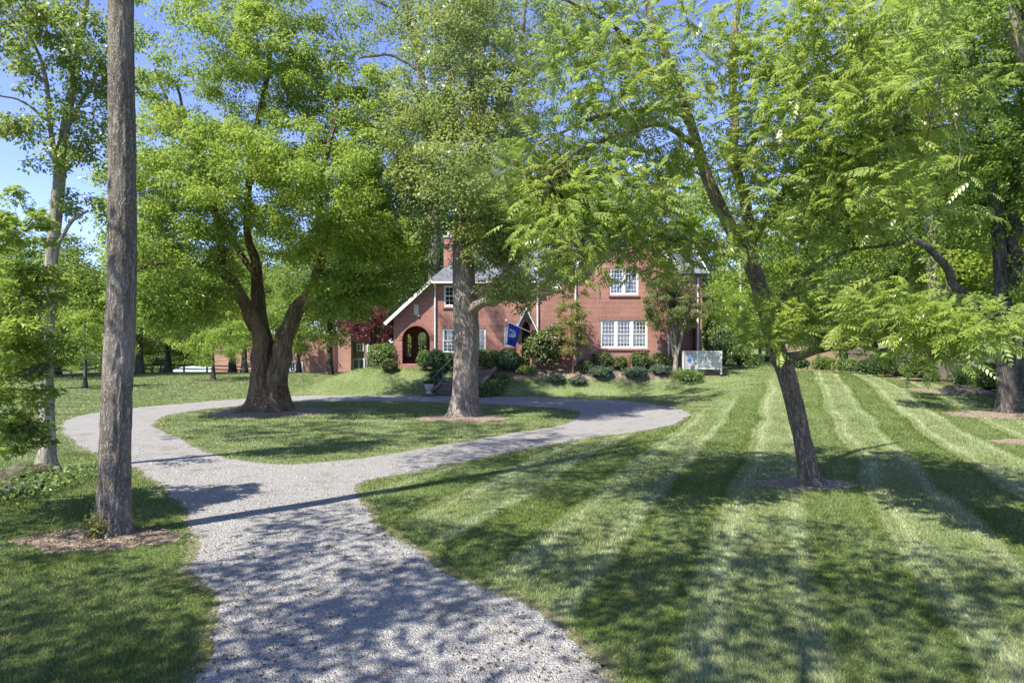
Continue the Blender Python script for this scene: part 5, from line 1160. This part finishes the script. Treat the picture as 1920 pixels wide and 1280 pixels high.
# left lawn and beyond
far('small', 400, 53, 5.6, 'young bright tree with straight dark trunk on the left lawn', wide=1.15)
far('small', 160, 44, 5.2, 'small pale thin tree standing before the rail fence', wide=1.0)
far('bright', 262, 63, 12.5, 'broad tree with leaning dark trunk beside the nearest trunk', wide=1.15)
far('bright', 315, 68, 13, 'bright tree behind the pale blue roof fence')
far('round', 436, 72, 14, 'tree with bare dark trunk before the pinkish building')
far('bright', 458, 66, 11.5, 'tree leaning beside the many stemmed trunk at left')
far('round', 618, 62, 14, 'grey trunked tree between the pinkish walls', wide=0.85)
far('bright', 560, 66, 9, 'low bright tree just right of the many stemmed trunk')
far('round', 105, 60, 13, 'tree behind the slender pale trunk', wide=1.1)
far('bright', 30, 56, 12, 'bright tree at the far left behind the sapling', wide=1.2)
for px, Y, h, key, lab in ((-60, 95, 20, 'round', 'leftmost tree of the far wood'), (40, 100, 19, 'dark', 'dark tree of the far wood behind the slender pale trunk'), (130, 98, 17, 'round', 'far wood tree left of the nearest trunk'), (225, 100, 20, 'dark', 'far wood tree hidden behind the nearest trunk'),
                      (320, 104, 24, 'round', 'far wood tree above the pale blue roof'), (420, 106, 24, 'dark', 'far wood tree above the left brick wall'), (520, 108, 25, 'round', 'far wood tree behind the many stemmed tree'), (620, 100, 24, 'dark', 'far wood tree behind the right brick wall')):
    far(key, px, Y, h, lab, 'trees of the far left wood', 1.1)
for px, Y, h, key, lab in ((20, 84, 6.5, 'dark', 'low dark tree behind the far left rail fence'), (115, 86, 6, 'round', 'low tree behind the rail fence by the slender pale trunk'), (190, 82, 6.5, 'dark', 'low dark tree left of the nearest trunk'), (285, 99, 8, 'round', 'low tree just right of the nearest trunk'),
                      (350, 104, 9, 'dark', 'low dark tree directly above the pale blue roof'), (415, 102, 8, 'bright', 'low bright tree right of the pale blue roof')):
    far(key, px, Y, h, lab, 'low trees behind the rail fences', 1.5)
# behind the house
for px, Y, h, key, lab, wd_ in ((700, 66, 19, 'round', 'broad tree behind the red leaved tree', 1.0), (770, 58, 17, 'dark', 'dark tree behind the chimney', 1.0), (860, 64, 20, 'dark', 'dark tree behind the main roof', 1.0), (950, 62, 17, 'round', 'tree rising behind the middle of the house', 1.0),
                           (1040, 68, 20, 'dark', 'tree behind the small gable', 0.9), (1130, 66, 19, 'tall', 'blue green tree behind the big gable peak', 1.5), (1225, 74, 19, 'dark', 'tree behind the right slope of the big gable', 0.9),
                           (1300, 90, 15, 'tall', 'blue green tree above the right wing roof', 1.6), (1375, 95, 13, 'dark', 'dark tree right of the right wing roof', 1.0)):
    far(key, px, Y, h, lab, 'trees behind the house', wd_)
# right
for px, Y, h, key, lab, wd_ in ((1352, 52, 6.2, 'small', 'light small tree right of the house', 0.9), (1425, 56, 7.0, 'small', 'small tree right of the slim pale pole', 1.0), (1440, 78, 11, 'bright', 'bright tree beyond the end of the path', 1.0), (1500, 70, 10.5, 'round', 'tree beyond the tan fence, left', 1.0),
                           (1570, 66, 11, 'bright', 'tree beyond the tan fence, right', 1.0), (1640, 60, 13, 'round', 'tree behind the fence corner', 1.0), (1720, 54, 16, 'bright', 'tree behind the fence left of the pale twin trunks', 1.0), (1790, 58, 20, 'round', 'tall tree behind the pale twin trunks', 1.0),
                           (1850, 46, 14, 'bright', 'tree behind the fence left of the dark trunk', 0.9), (1930, 42, 16, 'round', 'tree behind the fence right of the dark trunk', 1.0), (2010, 36, 14, 'bright', 'tree beyond the right edge', 1.0), (1960, 60, 20, 'dark', 'dark tree far right behind the fence', 1.0)):
    far(key, px, Y, h, lab, 'trees right of the house', wd_)
for px, Y, h, key, lab in ((1275, 72, 21, 'bright', 'tall bright tree behind the right slope of the roof'), (1480, 62, 17, 'bright', 'tall bright tree right of the slim pale pole'), (1585, 58, 20, 'round', 'tall tree rising behind the tan fence')):
    far(key, px, Y, h, lab, 'tall trees behind the right lawn', 0.9)
for px, Y, h, key, lab in ((1400, 120, 17, 'dark', 'hillside tree above the slim pale pole'), (1460, 125, 16, 'round', 'hillside tree left of the leaning trunk'), (1520, 128, 18, 'tall', 'hillside tree right of the leaning trunk'), (1585, 130, 18, 'dark', 'hillside tree above the tan fence'),
                      (1650, 132, 19, 'tall', 'pale hillside tree above the fence corner'), (1715, 128, 19, 'round', 'hillside tree left of the pale twin trunks'), (1790, 126, 20, 'dark', 'hillside tree right of the pale twin trunks'), (1870, 120, 20, 'round', 'rightmost of the trees on the far hillside')):
    far(key, px, Y, h, lab, 'trees on the far hillside', 1.5 if key == 'tall' else 1.1)
# very tall trees rising behind the house into the top of the picture
world_tree('tall_poplar', 'very tall grey tree with forked bare stems rising behind the chimney', (fx(812, 54), 54, 1.35),
    [(816, 690, 54, 26), (814, 500, 54, 22), (808, 330, 54, 20), (800, 220, 54, 18), (788, 130, 54, 15), (770, 50, 54, 12), (755, -20, 54, 9), (745, -140, 54, 5)],
    [[(794, 170, 54, 10), (785, 70, 53.5, 8), (770, 0, 53, 6), (765, -90, 53, 4)], [(788, 135, 54, 8), (740, 105, 53.5, 6), (690, 105, 53, 5), (670, 112, 53, 3)], [(775, 60, 54, 7), (740, 20, 54, 5), (690, -5, 54, 3)]],
    BARK_GREY, L_AIRY, [(720, 60, 54, 70, 55, 4, 26), (790, 20, 54, 60, 60, 4, 24), (700, -40, 54, 90, 50, 4, 24), (850, 60, 54, 60, 70, 4, 24), (760, 220, 54, 50, 60, 4, 16)], 70, 1.0, 0.22, 0.6, tseg=16, trunk_n=50, flare=0.2)
world_tree('tall_oak', 'very tall tree with several upright stems behind the small gable', (fx(905, 52), 52, 1.35),
    [(915, 690, 52, 28), (912, 420, 52, 24), (905, 250, 52, 20), (900, 150, 52, 18), (905, 70, 52, 13), (902, -40, 52, 10), (900, -160, 52, 6)],
    [[(900, 150, 52, 13), (888, 80, 52, 11), (872, 0, 52, 9), (860, -120, 52, 5)], [(905, 200, 52, 14), (925, 100, 52, 11), (926, 0, 52, 9), (930, -120, 52, 5)], [(908, 240, 52, 12), (965, 130, 51.5, 9), (980, 40, 51, 8), (1000, -60, 51, 5)], [(965, 120, 51.5, 8), (1010, 95, 51, 6), (1055, 105, 50.5, 4)]],
    BARK_GREY, L_MID, [(950, 40, 52, 110, 60, 4, 44), (1010, 100, 51, 60, 45, 3, 16), (880, -20, 52, 110, 60, 4, 30), (920, 260, 52, 110, 90, 4, 40), (1060, 30, 51, 60, 50, 3, 14)], 80, 1.0, 0.22, 0.6, tseg=16, trunk_n=50, flare=0.2)
# fallen leaves and seed litter
lx_, ly_ = view_samples(9000, 4.8, 22, 1.6); k = on_drive(lx_, ly_) | (rng.uniform(0, 1, 9000) < 0.22); k &= vnoise(lx_*0.9, ly_*0.9, 31) > 0.42
P = np.column_stack([lx_[k], ly_[k], H(lx_[k], ly_[k]) + np.where(on_drive(lx_[k], ly_[k]), 0.022, 0.05)])
o = obj('leaf_litter', np_mesh('leaf_litter', *rhomb_leaves(P, 0.05, 0.5, 2.0, 0.4)), leafmat('litter', (0.17, 0.13, 0.055), nscale=2.0, alt=(0.12, 0.08, 0.045)), kind='stuff'); tag(o, 'brown fallen leaves scattered over the drive', 'fallen leaves')
SC.view_layers[0].update()
